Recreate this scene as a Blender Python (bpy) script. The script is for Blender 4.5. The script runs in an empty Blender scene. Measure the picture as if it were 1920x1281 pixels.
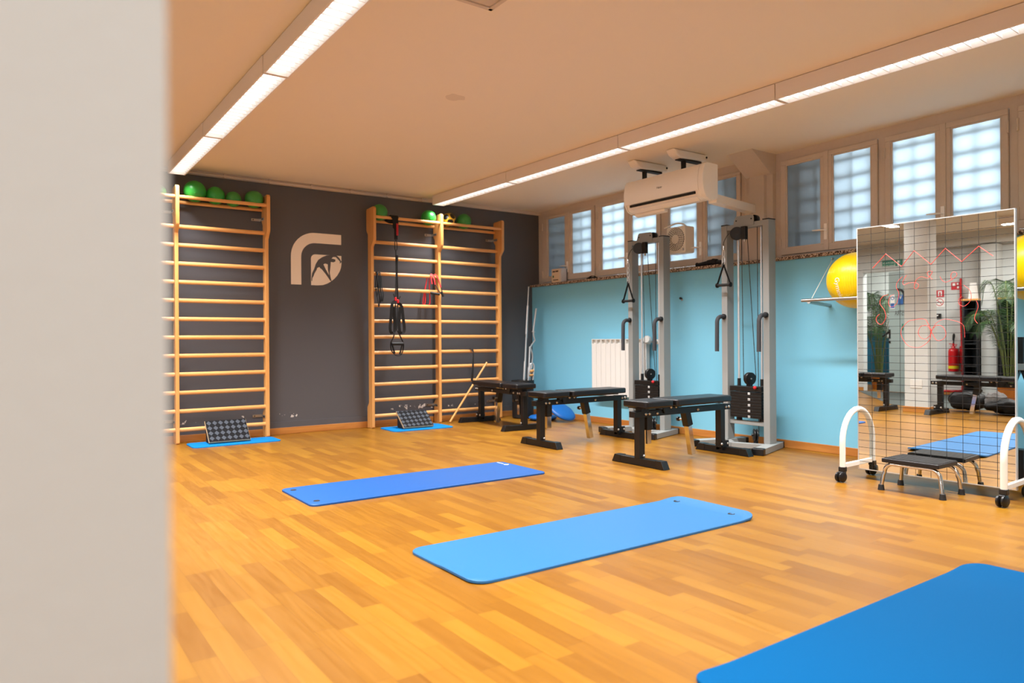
import bpy, bmesh, math, random
from mathutils import Vector, Matrix
random.seed(7)
S = bpy.context.scene
COL = S.collection
PI = math.pi

# ------------------------------------------------------------------ camera
def build_camera():
    yaw, pit, roll = math.radians(35.228), math.radians(-0.0755), math.radians(-0.4017)
    f = Vector((math.sin(yaw)*math.cos(pit), math.cos(yaw)*math.cos(pit), math.sin(pit)))
    r = Vector((math.cos(yaw), -math.sin(yaw), 0)); u = r.cross(f)
    r2 = math.cos(roll)*r + math.sin(roll)*u
    u2 = -math.sin(roll)*r + math.cos(roll)*u
    cam = bpy.data.cameras.new('camera'); o = bpy.data.objects.new('camera', cam); COL.objects.link(o)
    M = Matrix((r2, u2, -f)).transposed().to_4x4(); M.translation = Vector((0, 0, 1.0))
    o.matrix_world = M
    cam.sensor_width = 36; cam.lens = 1346.59/1920*36
    cam.clip_start = 0.05
    cam.dof.use_dof = True; cam.dof.focus_distance = 5.0; cam.dof.aperture_fstop = 2.1
    S.camera = o
build_camera()
S.view_settings.view_transform = 'Standard'; S.view_settings.look = 'None'
S.view_settings.gamma = 1; S.view_settings.use_curve_mapping = False
S.view_settings.exposure = -0.10
S.cycles.use_denoising = True
S.cycles.max_bounces = 10; S.cycles.diffuse_bounces = 6
S.cycles.sample_clamp_indirect = 6

# ------------------------------------------------------------------ world (overcast daylight)
W = bpy.data.worlds.new('overcast_sky'); S.world = W; W.use_nodes = True
bg = W.node_tree.nodes['Background']; bg.inputs[0].default_value = (0.82, 0.92, 1.0, 1); bg.inputs[1].default_value = 6.6

LAMP_W = 56.0           # power of one fluorescent ceiling luminaire
LAMP_COL = (1.0, 0.985, 0.985)

# ------------------------------------------------------------------ materials
def lin(h):
    h = h.lstrip('#'); c = [int(h[i:i+2], 16)/255 for i in (0, 2, 4)]
    return tuple((x/12.92 if x <= .04045 else ((x+.055)/1.055)**2.4) for x in c) + (1,)
def mat(name, color, rough=.5, metal=0, bump=0, bscale=60, vary=0, **kw):
    m = bpy.data.materials.new(name); m.use_nodes = True
    nt = m.node_tree; b = nt.nodes['Principled BSDF']
    c = lin(color) if isinstance(color, str) else tuple(color)+(1,)
    b.inputs['Base Color'].default_value = c; b.inputs['Roughness'].default_value = rough
    b.inputs['Metallic'].default_value = metal
    for k, v in kw.items(): b.inputs[k.replace('_', ' ')].default_value = v
    if bump or vary:
        tc = nt.nodes.new('ShaderNodeTexCoord'); n = nt.nodes.new('ShaderNodeTexNoise')
        n.inputs['Scale'].default_value = bscale; n.inputs['Detail'].default_value = 4
        nt.links.new(tc.outputs['Object'], n.inputs['Vector'])
        if bump:
            bp = nt.nodes.new('ShaderNodeBump'); bp.inputs['Strength'].default_value = bump; bp.inputs['Distance'].default_value = .004
            nt.links.new(n.outputs[0], bp.inputs['Height']); nt.links.new(bp.outputs[0], b.inputs['Normal'])
        if vary:
            mx = nt.nodes.new('ShaderNodeMix'); mx.data_type = 'RGBA'
            mx.inputs[6].default_value = tuple(x*(1-vary) for x in c[:3])+(1,); mx.inputs[7].default_value = tuple(min(1, x*(1+vary)) for x in c[:3])+(1,)
            nt.links.new(n.outputs[0], mx.inputs[0]); nt.links.new(mx.outputs[2], b.inputs['Base Color'])
    return m
def emis(name, color, s):
    m = bpy.data.materials.new(name); m.use_nodes = True; nt = m.node_tree; nt.nodes.clear()
    o = nt.nodes.new('ShaderNodeOutputMaterial'); e = nt.nodes.new('ShaderNodeEmission')
    e.inputs[0].default_value = tuple(color)+(1,); e.inputs[1].default_value = s
    nt.links.new(e.outputs[0], o.inputs[0]); return m

def N(nt, t, **kw):
    n = nt.nodes.new(t)
    for k, v in kw.items(): setattr(n, k, v)
    return n
def math_n(nt, op, a, b=None):
    n = nt.nodes.new('ShaderNodeMath'); n.operation = op
    for i, x in enumerate((a, b)):
        if x is None: continue
        if isinstance(x, (int, float)): n.inputs[i].default_value = x
        else: nt.links.new(x, n.inputs[i])
    return n.outputs[0]

def parquet():
    m = bpy.data.materials.new('oiled_parquet'); m.use_nodes = True; nt = m.node_tree; b = nt.nodes['Principled BSDF']; L = nt.links.new
    g = N(nt, 'ShaderNodeNewGeometry'); sp = N(nt, 'ShaderNodeSeparateXYZ'); L(g.outputs['Position'], sp.inputs[0])
    PW, PL = .078, .46
    xs = math_n(nt, 'DIVIDE', sp.outputs[0], PW); row = math_n(nt, 'FLOOR', xs)
    wn = N(nt, 'ShaderNodeTexWhiteNoise', noise_dimensions='1D'); L(row, wn.inputs['W'])
    ys = math_n(nt, 'ADD', math_n(nt, 'DIVIDE', sp.outputs[1], PL), math_n(nt, 'MULTIPLY', wn.outputs['Value'], 7.3))
    colm = math_n(nt, 'FLOOR', ys)
    cb = N(nt, 'ShaderNodeCombineXYZ'); L(row, cb.inputs[0]); L(colm, cb.inputs[1])
    wn2 = N(nt, 'ShaderNodeTexWhiteNoise', noise_dimensions='2D'); L(cb.outputs[0], wn2.inputs['Vector'])
    # grain, stretched along the strips, shifted per strip
    cg = N(nt, 'ShaderNodeCombineXYZ')
    L(math_n(nt, 'ADD', math_n(nt, 'MULTIPLY', sp.outputs[0], 55), math_n(nt, 'MULTIPLY', wn2.outputs['Value'], 90)), cg.inputs[0])
    L(math_n(nt, 'MULTIPLY', sp.outputs[1], 3.5), cg.inputs[1])
    gn = N(nt, 'ShaderNodeTexNoise'); gn.inputs['Scale'].default_value = 1.0; gn.inputs['Detail'].default_value = 6; gn.inputs['Distortion'].default_value = .6
    L(cg.outputs[0], gn.inputs['Vector'])
    big = N(nt, 'ShaderNodeTexNoise'); big.inputs['Scale'].default_value = .9; L(g.outputs['Position'], big.inputs['Vector'])
    v = math_n(nt, 'ADD', math_n(nt, 'ADD', math_n(nt, 'MULTIPLY', wn2.outputs['Value'], .50), .06), math_n(nt, 'MULTIPLY', gn.outputs[0], .42))
    v = math_n(nt, 'ADD', v, math_n(nt, 'MULTIPLY', math_n(nt, 'SUBTRACT', big.outputs[0], .5), .2))
    cr = N(nt, 'ShaderNodeValToRGB'); L(v, cr.inputs[0])
    e = cr.color_ramp.elements
    e[0].position = .03; e[0].color = (0.112, 0.039, 0.0025, 1)
    e[1].position = 1.0; e[1].color = (0.301, 0.144, 0.0109, 1)
    x = e.new(.22); x.color = (0.180, 0.069, 0.0046, 1)
    x = e.new(.6); x.color = (0.248, 0.106, 0.0076, 1)
    fx = math_n(nt, 'ABSOLUTE', math_n(nt, 'SUBTRACT', math_n(nt, 'FRACT', xs), .5)); fy = math_n(nt, 'ABSOLUTE', math_n(nt, 'SUBTRACT', math_n(nt, 'FRACT', ys), .5))
    gap = math_n(nt, 'MAXIMUM', math_n(nt, 'GREATER_THAN', fx, .492), math_n(nt, 'GREATER_THAN', fy, .4982))
    mx = N(nt, 'ShaderNodeMix', data_type='RGBA', blend_type='MULTIPLY'); L(math_n(nt, 'MULTIPLY', gap, .65), mx.inputs[0]); L(cr.outputs[0], mx.inputs[6]); mx.inputs[7].default_value = (.45, .3, .2, 1)
    L(mx.outputs[2], b.inputs['Base Color'])
    rr = math_n(nt, 'ADD', .24, math_n(nt, 'MULTIPLY', gn.outputs[0], .16)); L(rr, b.inputs['Roughness'])
    b.inputs['Specular IOR Level'].default_value = .45
    bp = N(nt, 'ShaderNodeBump'); bp.inputs['Strength'].default_value = .08; bp.inputs['Distance'].default_value = .002
    L(math_n(nt, 'SUBTRACT', gn.outputs[0], math_n(nt, 'MULTIPLY', gap, 2.0)), bp.inputs['Height']); L(bp.outputs[0], b.inputs['Normal'])
    return m

def wood(name, c1, c2, axis=2, rough=.42, scale=9):
    m = bpy.data.materials.new(name); m.use_nodes = True; nt = m.node_tree; b = nt.nodes['Principled BSDF']; L = nt.links.new
    tc = N(nt, 'ShaderNodeTexCoord'); mp = N(nt, 'ShaderNodeMapping'); L(tc.outputs['Object'], mp.inputs[0])
    s = [scale*6]*3; s[axis] = scale*.5; mp.inputs['Scale'].default_value = s
    n = N(nt, 'ShaderNodeTexNoise'); n.inputs['Scale'].default_value = 1; n.inputs['Detail'].default_value = 5; n.inputs['Distortion'].default_value = .5; L(mp.outputs[0], n.inputs['Vector'])
    cr = N(nt, 'ShaderNodeValToRGB'); cr.color_ramp.elements[0].position = .3; cr.color_ramp.elements[1].position = .7
    cr.color_ramp.elements[0].color = lin(c1); cr.color_ramp.elements[1].color = lin(c2); L(n.outputs[0], cr.inputs[0]); L(cr.outputs[0], b.inputs['Base Color'])
    b.inputs['Roughness'].default_value = rough
    return m

def granite():
    m = bpy.data.materials.new('speckled_granite'); m.use_nodes = True; nt = m.node_tree; b = nt.nodes['Principled BSDF']; L = nt.links.new
    tc = N(nt, 'ShaderNodeTexCoord'); v = N(nt, 'ShaderNodeTexVoronoi'); v.inputs['Scale'].default_value = 110; L(tc.outputs['Object'], v.inputs['Vector'])
    cr = N(nt, 'ShaderNodeValToRGB'); cr.color_ramp.interpolation = 'CONSTANT'
    e = cr.color_ramp.elements; e[0].color = lin('#6b5442'); e[1].position = .72; e[1].color = lin('#c9b49c')
    x = e.new(.3); x.color = lin('#8d735b'); x = e.new(.52); x.color = lin('#33271f')
    sp = N(nt, 'ShaderNodeSeparateColor'); L(v.outputs['Color'], sp.inputs[0]); L(sp.outputs[0], cr.inputs[0]); L(cr.outputs[0], b.inputs['Base Color'])
    b.inputs['Roughness'].default_value = .75
    return m

def grey_wall():
    m = mat('charcoal_wall_paint', '#555559', .42); nt = m.node_tree; b = nt.nodes['Principled BSDF']; L = nt.links.new
    g = N(nt, 'ShaderNodeNewGeometry'); sp = N(nt, 'ShaderNodeSeparateXYZ'); L(g.outputs['Position'], sp.inputs[0])
    n = N(nt, 'ShaderNodeTexNoise'); n.inputs['Scale'].default_value = 26; n.inputs['Detail'].default_value = 5; L(g.outputs['Position'], n.inputs['Vector'])
    big = N(nt, 'ShaderNodeTexNoise'); big.inputs['Scale'].default_value = 3.1; L(g.outputs['Position'], big.inputs['Vector'])
    # chipped paint: a worn strip low on the wall
    band = math_n(nt, 'LESS_THAN', math_n(nt, 'ABSOLUTE', math_n(nt, 'SUBTRACT', sp.outputs[2], .205)), .028)
    chip = math_n(nt, 'MULTIPLY', math_n(nt, 'MULTIPLY', band, math_n(nt, 'GREATER_THAN', n.outputs[0], .615)), math_n(nt, 'GREATER_THAN', big.outputs[0], .52))
    mx = N(nt, 'ShaderNodeMix', data_type='RGBA'); L(chip, mx.inputs[0]); mx.inputs[6].default_value = lin('#555559'); mx.inputs[7].default_value = lin('#d8d0c8')
    L(mx.outputs[2], b.inputs['Base Color'])
    bp = N(nt, 'ShaderNodeBump'); bp.inputs['Strength'].default_value = .12; bp.inputs['Distance'].default_value = .003
    n2 = N(nt, 'ShaderNodeTexNoise'); n2.inputs['Scale'].default_value = 140; L(g.outputs['Position'], n2.inputs['Vector']); L(n2.outputs[0], bp.inputs['Height']); L(bp.outputs[0], b.inputs['Normal'])
    return m

def ceiling_paint():
    m = mat('white_ceiling_paint', '#ece2d0', .8); nt = m.node_tree; b = nt.nodes['Principled BSDF']; L = nt.links.new
    g = N(nt, 'ShaderNodeNewGeometry'); n = N(nt, 'ShaderNodeTexNoise'); n.inputs['Scale'].default_value = 90; L(g.outputs['Position'], n.inputs['Vector'])
    d = N(nt, 'ShaderNodeVectorMath', operation='DISTANCE'); L(g.outputs['Position'], d.inputs[0]); d.inputs[1].default_value = (2.65, 4.45, 2.75)
    n2 = N(nt, 'ShaderNodeTexNoise'); n2.inputs['Scale'].default_value = 8; L(g.outputs['Position'], n2.inputs['Vector'])
    st = math_n(nt, 'LESS_THAN', math_n(nt, 'ADD', d.outputs['Value'], math_n(nt, 'MULTIPLY', n2.outputs[0], .12)), .13)
    mx = N(nt, 'ShaderNodeMix', data_type='RGBA'); L(math_n(nt, 'MULTIPLY', st, .5), mx.inputs[0]); mx.inputs[6].default_value = lin('#ece2d0'); mx.inputs[7].default_value = lin('#c9bba9')
    L(mx.outputs[2], b.inputs['Base Color'])
    bp = N(nt, 'ShaderNodeBump'); bp.inputs['Strength'].default_value = .1; bp.inputs['Distance'].default_value = .002; L(n.outputs[0], bp.inputs['Height']); L(bp.outputs[0], b.inputs['Normal'])
    return m

def frosted():
    m = bpy.data.materials.new('frosted_window_glass'); m.use_nodes = True; nt = m.node_tree; nt.nodes.clear(); L = nt.links.new
    o = N(nt, 'ShaderNodeOutputMaterial'); t = N(nt, 'ShaderNodeBsdfTranslucent'); t.inputs[0].default_value = (.83, .92, .97, 1)
    d = N(nt, 'ShaderNodeBsdfDiffuse'); d.inputs[0].default_value = (.30, .38, .45, 1)
    gl = N(nt, 'ShaderNodeBsdfGlossy'); gl.inputs['Roughness'].default_value = .08
    fr = N(nt, 'ShaderNodeFresnel'); fr.inputs[0].default_value = 1.45
    m1 = N(nt, 'ShaderNodeMixShader'); m1.inputs[0].default_value = .10; L(t.outputs[0], m1.inputs[1]); L(d.outputs[0], m1.inputs[2])
    m2 = N(nt, 'ShaderNodeMixShader'); L(fr.outputs[0], m2.inputs[0]); L(m1.outputs[0], m2.inputs[1]); L(gl.outputs[0], m2.inputs[2]); L(m2.outputs[0], o.inputs[0])
    return m

def foam(name, color, spec=.06, rough=.75):
    m = mat(name, color, rough, Specular_IOR_Level=spec, bump=.15, bscale=220, vary=.10); return m

def tread_mat():
    m = mat('black_rubber_tread', '#26272a', .85, Specular_IOR_Level=.2); nt = m.node_tree; b = nt.nodes['Principled BSDF']; L = nt.links.new
    tc = N(nt, 'ShaderNodeTexCoord'); sp = N(nt, 'ShaderNodeSeparateXYZ'); L(tc.outputs['Object'], sp.inputs[0])
    a = math_n(nt, 'MULTIPLY', math_n(nt, 'ADD', sp.outputs[0], math_n(nt, 'MULTIPLY', sp.outputs[1], 1.2)), 18)
    c = math_n(nt, 'MULTIPLY', math_n(nt, 'SUBTRACT', sp.outputs[0], math_n(nt, 'MULTIPLY', sp.outputs[1], 1.2)), 18)
    par = math_n(nt, 'MODULO', math_n(nt, 'ABSOLUTE', math_n(nt, 'ADD', math_n(nt, 'FLOOR', a), math_n(nt, 'FLOOR', c))), 2)
    ln = math_n(nt, 'MAXIMUM', math_n(nt, 'LESS_THAN', math_n(nt, 'FRACT', a), .12), math_n(nt, 'LESS_THAN', math_n(nt, 'FRACT', c), .12))
    mx = N(nt, 'ShaderNodeMix', data_type='RGBA'); L(par, mx.inputs[0]); mx.inputs[6].default_value = lin('#151517'); mx.inputs[7].default_value = lin('#484d55')
    m2 = N(nt, 'ShaderNodeMix', data_type='RGBA'); L(ln, m2.inputs[0]); L(mx.outputs[2], m2.inputs[6]); m2.inputs[7].default_value = lin('#0e0e10'); L(m2.outputs[2], b.inputs['Base Color'])
    bp = N(nt, 'ShaderNodeBump'); bp.inputs['Strength'].default_value = .5; bp.inputs['Distance'].default_value = .004
    L(math_n(nt, 'SUBTRACT', par, ln), bp.inputs['Height']); L(bp.outputs[0], b.inputs['Normal'])
    return m

M = {}
M['floor'] = parquet(); M['ceil'] = ceiling_paint(); M['grey'] = grey_wall(); M['granite'] = granite(); M['frost'] = frosted()
M['blue'] = mat('sky_blue_wall_paint', '#7ac2de', .6, bump=.1, bscale=120)
M['white'] = mat('white_wall_paint', '#c9ccca', .75, bump=.12, bscale=80)
M['winwall'] = mat('cream_window_paint', '#cdbfb0', .55, bump=.06, bscale=40, vary=.05)
M['skirt'] = wood('varnished_baseboard_wood', '#a8672c', '#c98a45', axis=1, rough=.35, scale=3)
M['skirtx'] = wood('varnished_baseboard_wood_across', '#a8672c', '#c98a45', axis=0, rough=.35, scale=3)
M['bar'] = wood('varnished_beech', '#d39450', '#e2a964', axis=2, rough=.36, scale=2.5)
M['rung'] = wood('varnished_beech_rung', '#d99a58', '#e8b06c', axis=0, rough=.33, scale=2.5)
M['ply'] = wood('pale_plywood', '#b39770', '#cbb088', axis=0, rough=.6)
M['lampbody'] = mat('white_lamp_enamel', '#e9e0d6', .5)
M['lampglow'] = emis('fluorescent_tube_glow', LAMP_COL, 2.9)
M['louvre'] = mat('white_louvre', '#f4f2ee', .35)
M['green'] = mat('green_ball_rubber', '#2f9a38', .32, bump=.05, bscale=30)
M['greend'] = mat('dull_green_ball_rubber', '#3d8f3f', .45, bump=.05, bscale=30)
M['yellow'] = mat('yellow_ball_vinyl', '#efca00', .33)
M['black'] = mat('black_powder_coat', '#0c0c0c', .42, bump=.06, bscale=300)
M['blacksat'] = mat('black_plastic', '#101011', .35)
M['vinyl'] = mat('black_vinyl', '#101013', .36, bump=.12, bscale=240)
M['rubber'] = mat('black_rubber', '#121212', .6)
M['grip'] = mat('dark_grey_foam_grip', '#35363a', .75)
M['chrome'] = mat('chrome', '#d9d9d9', .12, 1)
M['steel'] = mat('brushed_steel', '#b9b7b3', .3, 1)
M['barsteel'] = mat('polished_bar_steel', '#d2d4d6', .28, .55)
M['zinc'] = mat('zinc_bolt', '#c9c6c0', .35, .9)
M['silver'] = mat('silver_grey_powder_coat', '#8f9290', .42, .0, bump=.05, bscale=300)
M['cable'] = mat('black_cable', '#222222', .4)
M['red'] = mat('red_plastic', '#d0202a', .3)
M['webbing'] = mat('black_webbing', '#0c0c0c', .85)
M['redweb'] = mat('red_webbing', '#b01e2a', .7)
M['redtube'] = mat('red_latex_tube', '#d62a33', .4)
M['mat_a'] = foam('royal_blue_foam', '#1b4d8c', .22, .5)
M['mat_b'] = foam('bright_blue_foam', '#276293', .25, .5)
M['mat_c'] = foam('azure_blue_foam', '#004a79')
M['mat_d'] = foam('blue_foam', '#1173b5')
M['eyelet'] = mat('black_eyelet', '#060607', .8)
M['tread'] = tread_mat()
M['radiator'] = mat('white_radiator_enamel', '#dcdcd8', .35)
M['ac'] = mat('white_ac_plastic', '#f4efe6', .28)
M['fan'] = mat('ivory_plastic', '#f3ead9', .4)
M['dark'] = mat('dark_recess', '#14100c', .7)
M['cream'] = mat('cream_logo_paint', '#f6ead9', .6)
M['card'] = mat('cream_cardboard', '#d9c3a6', .7); M['cardw'] = mat('white_cardboard', '#cbc5c0', .7)
M['labelgreen'] = mat('green_print', '#17602a', .6); M['print'] = mat('dark_brown_print', '#2a1a12', .6)
M['mirror'] = mat('silvered_mirror', '#e9ece9', .0, 1)
M['gridline'] = mat('black_grid_tape', '#151515', .5)
M['marker'] = mat('red_marker_ink', '#e8493f', .5)
M['whitetube'] = mat('white_tube_enamel', '#f0ece4', .25)
M['disc'] = mat('blue_rubber_disc', '#085aa6', .45)
M['aluframe'] = mat('aluminium_edge', '#c8c8c6', .35, .6)
M['text_white'] = mat('white_print', '#f2f2f0', .6)
M['signgreen'] = mat('safety_green', '#0c8064', .5); M['signred'] = mat('safety_red', '#c2202c', .5); M['signblue'] = mat('safety_blue', '#1e63b0', .5)
M['paper'] = mat('white_paper', '#efeeea', .8)
M['terracotta'] = mat('orange_plastic_pot', '#c8701e', .5)
M['leaf'] = mat('palm_leaf_green', '#2a4a1e', .5, vary=.3, bscale=9)
M['stem'] = mat('palm_stem', '#56602c', .6, vary=.2, bscale=12)
M['soil'] = mat('potting_soil', '#33241a', .9, bump=.6, bscale=70)
M['doorglass'] = mat('frosted_door_glass', '#9fb0ae', .25)
M['teal'] = mat('teal_wall_paint', '#1f7396', .6)
M['shelf'] = mat('black_laminate', '#1d1f24', .45)
M['carpet'] = mat('grey_carpet', '#4c524f', .95, bump=.4, bscale=150)
M['cloth'] = mat('black_nylon', '#0a0a0d', .65, bump=.35, bscale=18); M['clothg'] = mat('grey_fleece', '#6c6866', .85, bump=.4, bscale=25)
M['masonry'] = mat('grey_masonry', '#a9abb0', .9, bump=.5, bscale=30)
M['ironbar'] = mat('dark_iron', '#2a2c30', .6)
M['extred'] = mat('extinguisher_red', '#c4141c', .28); M['exlabel'] = mat('yellow_label', '#e5cf22', .5)
M['yellowb'] = mat('yellow_ball_panel', '#dba21e', .4)

# ------------------------------------------------------------------ mesh helpers
class MB:
    def __init__(s): s.v = []; s.f = []
    def add(s, vs, fs):
        n = len(s.v); s.v += [tuple(v) for v in vs]; s.f += [tuple(i+n for i in f) for f in fs]; return s
    def box(s, a, b, R=None, c=None):
        x0, y0, z0 = a; x1, y1, z1 = b
        vs = [Vector(p) for p in ((x0,y0,z0),(x1,y0,z0),(x1,y1,z0),(x0,y1,z0),(x0,y0,z1),(x1,y0,z1),(x1,y1,z1),(x0,y1,z1))]
        if R is not None:
            c = Vector(c) if c is not None else sum(vs, Vector())/8
            vs = [R @ (v-c)+c for v in vs]
        return s.add(vs, [(3,2,1,0),(4,5,6,7),(0,1,5,4),(1,2,6,5),(2,3,7,6),(3,0,4,7)])
    def bar(s, p, q, w, h, up=(0,0,1)):          # rectangular bar between two points
        p, q = Vector(p), Vector(q); d = (q-p).normalized(); u = Vector(up); sd = d.cross(u)
        if sd.length < 1e-4: sd = d.cross(Vector((1,0,0)))
        sd.normalize(); u = sd.cross(d)
        vs = [e+sd*a*w/2+u*b*h/2 for e in (p, q) for a, b in ((-1,-1),(1,-1),(1,1),(-1,1))]
        return s.add(vs, [(3,2,1,0),(4,5,6,7),(0,1,5,4),(1,2,6,5),(2,3,7,6),(3,0,4,7)])
    def prism(s, poly, fn, t0, t1):               # polygon (u,v) extruded along t; fn(u,v,t) -> xyz
        n = len(poly)
        vs = [fn(u, v, t0) for u, v in poly]+[fn(u, v, t1) for u, v in poly]
        return s.add(vs, [tuple(range(n))[::-1], tuple(range(n, 2*n))]+[(i, (i+1) % n, (i+1) % n+n, i+n) for i in range(n)])
    def tube(s, pts, r, n=10, closed=False, flat=None):
        P = [Vector(p) for p in pts]; m = len(P); rings = []
        rr = r if isinstance(r, (list, tuple)) else [r]*m
        prev = None
        for i in range(m):
            if closed: d = P[(i+1) % m]-P[i-1]
            else: d = P[min(i+1, m-1)]-P[max(i-1, 0)]
            d.normalize()
            if prev is None:
                a = Vector((0,0,1)) if abs(d.z) < .9 else Vector((1,0,0))
                u = d.cross(a).normalized()
            else:
                u = (prev-d*prev.dot(d))
                u = u.normalized() if u.length > 1e-5 else d.orthogonal().normalized()
            prev = u; w = d.cross(u)
            fl = flat if flat else 1
            rings.append([P[i]+(u*math.cos(k*2*PI/n)+w*fl*math.sin(k*2*PI/n))*rr[i] for k in range(n)])
        vs = [v for R_ in rings for v in R_]; fs = []
        for i in range(m if closed else m-1):
            j = (i+1) % m
            for k in range(n): fs.append((i*n+k, i*n+(k+1) % n, j*n+(k+1) % n, j*n+k))
        if not closed: fs += [tuple(range(n))[::-1], tuple(range((m-1)*n, m*n))]
        return s.add(vs, fs)
    def cyl(s, p, q, r, r2=None, n=20): return s.tube([p, q], [r, r if r2 is None else r2], n)
    def ribbon(s, pts, w, t, wdir=(1,0,0)):       # flat strap, width along wdir (list or single)
        P = [Vector(p) for p in pts]; m = len(P); vs = []
        for i in range(m):
            d = (P[min(i+1, m-1)]-P[max(i-1, 0)]).normalized()
            wd = Vector(wdir[i] if isinstance(wdir, list) else wdir); wd = (wd-d*wd.dot(d)).normalized(); nn = d.cross(wd)
            ww = w[i] if isinstance(w, list) else w
            for a, b in ((-1,-1),(1,-1),(1,1),(-1,1)): vs.append(P[i]+wd*a*ww/2+nn*b*t/2)
        fs = [(3,2,1,0), tuple(range(4*m-4, 4*m))]
        for i in range(m-1):
            for k in range(4): fs.append((4*i+k, 4*i+(k+1) % 4, 4*i+4+(k+1) % 4, 4*i+4+k))
        return s.add(vs, fs)
    def lathe(s, prof, c=(0,0,0), axis=(0,0,1), n=28, ring=False):
        ax = Vector(axis).normalized(); u = ax.orthogonal().normalized(); w = ax.cross(u); c = Vector(c); m = len(prof)
        vs = [c+ax*z+(u*math.cos(k*2*PI/n)+w*math.sin(k*2*PI/n))*r for r, z in prof for k in range(n)]
        fs = [(i*n+k, i*n+(k+1) % n, (i+1) % m*n+(k+1) % n, (i+1) % m*n+k) for i in range(m if ring else m-1) for k in range(n)]
        if not ring: fs += [tuple(range(n))[::-1], tuple(range((m-1)*n, m*n))]
        return s.add(vs, fs)
    def sphere(s, c, r, sc=(1,1,1), nu=28, nv=16, fn=None):
        c = Vector(c); vs = []; fs = []
        for j in range(nv+1):
            th = PI*max(.004, min(.996, j/nv))
            for i in range(nu):
                ph = 2*PI*i/nu; d = Vector((math.sin(th)*math.cos(ph), math.sin(th)*math.sin(ph), math.cos(th)))
                k = fn(d) if fn else 1
                vs.append(c+Vector((d.x*r*sc[0]*k, d.y*r*sc[1]*k, d.z*r*sc[2]*k)))
        for j in range(nv):
            for i in range(nu): fs.append((j*nu+i, (j+1)*nu+i, (j+1)*nu+(i+1) % nu, j*nu+(i+1) % nu))
        fs += [tuple(range(nu)), tuple(range(nv*nu, nv*nu+nu))[::-1]]
        return s.add(vs, fs)

WARP = None      # layout map for the things on the entrance wall: y, z as read in the mirror -> true y, z
def wpt(p): return Vector(p) if WARP is None else Vector(WARP(p))
def chain_loc(p):
    l = Vector()
    while p is not None: l = l+p.location; p = p.parent
    return l
def part(name, mb, m, parent=None, bevel=0, smooth=True, label=None, seg=2):
    me = bpy.data.meshes.new(name)
    off = chain_loc(parent)
    me.from_pydata([tuple(wpt(v)-off) for v in mb.v], [], mb.f)
    bm = bmesh.new(); bm.from_mesh(me); bmesh.ops.recalc_face_normals(bm, faces=bm.faces); bm.to_mesh(me); bm.free()
    me.materials.append(M[m] if isinstance(m, str) else m)
    if smooth:
        me.polygons.foreach_set('use_smooth', [True]*len(me.polygons)); me.set_sharp_from_angle(angle=math.radians(38))
    o = bpy.data.objects.new(name, me); COL.objects.link(o)
    if parent is not None: o.parent = parent
    if bevel:
        b = o.modifiers.new('edge', 'BEVEL'); b.width = bevel; b.segments = seg; b.limit_method = 'ANGLE'; b.angle_limit = math.radians(38)
        b.harden_normals = True
    if label: o['label'] = label
    return o
def tag(o, label, cat, group=None):
    o['label'] = label; o['category'] = cat
    if group: o['group'] = group
    return o
def thing(name, label, cat, loc=(0,0,0), group=None):
    o = bpy.data.objects.new(name, None); o.empty_display_size = .1; COL.objects.link(o); o.location = wpt(loc)
    return tag(o, label, cat, group)
def struct(name, mb, m, parent=None, bevel=0, smooth=False):
    o = part(name, mb, m, parent, bevel, smooth)
    if parent is None: o['kind'] = 'structure'
    return o
def copy_tree(o, parent=None):
    c = o.copy(); COL.objects.link(c)
    if parent is not None: c.parent = parent
    for ch in [x for x in bpy.data.objects if x.parent == o and x != c]: copy_tree(ch, c)
    return c
def text(name, body, size, m, parent, loc, right, up, ext=.0008, align='CENTER', bold=0, width=None):
    cu = bpy.data.curves.new(name, 'FONT'); cu.body = body; cu.size = size; cu.extrude = ext; cu.align_x = align; cu.align_y = 'CENTER'; cu.offset = bold
    t = bpy.data.objects.new(name, cu); COL.objects.link(t)
    bpy.context.view_layer.update()
    me = bpy.data.meshes.new_from_object(t.evaluated_get(bpy.context.evaluated_depsgraph_get()))
    bpy.data.objects.remove(t); bpy.data.curves.remove(cu)
    r, u = Vector(right).normalized(), Vector(up).normalized(); n = r.cross(u); off = chain_loc(parent); L0 = Vector(loc)
    if width:
        xs = [v.co.x for v in me.vertices]; k = width/(max(xs)-min(xs))
        for v in me.vertices: v.co.x *= k
    for v in me.vertices: v.co = wpt(r*v.co.x+u*v.co.y+n*v.co.z+L0)-off
    me.materials.clear(); me.materials.append(M[m]); me.name = name
    o = bpy.data.objects.new(name, me); COL.objects.link(o)
    if parent is not None: o.parent = parent
    return o
def arc(c, r, a0, a1, n, fn):
    return [fn(c[0]+r*math.cos(math.radians(a0+(a1-a0)*i/n)), c[1]+r*math.sin(math.radians(a0+(a1-a0)*i/n))) for i in range(n+1)]
def smooth_path(pts, n=6, closed=False):
    P = [Vector(p) for p in pts]; m = len(P); out = []
    rng = range(m if closed else m-1)
    for i in rng:
        if closed: a, b, c, d = P[i-1], P[i], P[(i+1) % m], P[(i+2) % m]
        else: a, b, c, d = P[max(i-1, 0)], P[i], P[i+1], P[min(i+2, m-1)]
        for k in range(n):
            t = k/n
            out.append(.5*((2*b)+(c-a)*t+(2*a-5*b+4*c-d)*t*t+(3*b-a-3*c+d)*t**3))
    if not closed: out.append(P[-1])
    return out
def rrect(x0, y0, x1, y1, r, n=5):
    o = []
    for cx, cy, a in ((x1-r, y1-r, 0), (x0+r, y1-r, 90), (x0+r, y0+r, 180), (x1-r, y0+r, 270)):
        o += arc((cx, cy), r, a, a+90, n, lambda u, v: (u, v))
    return o

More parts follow.
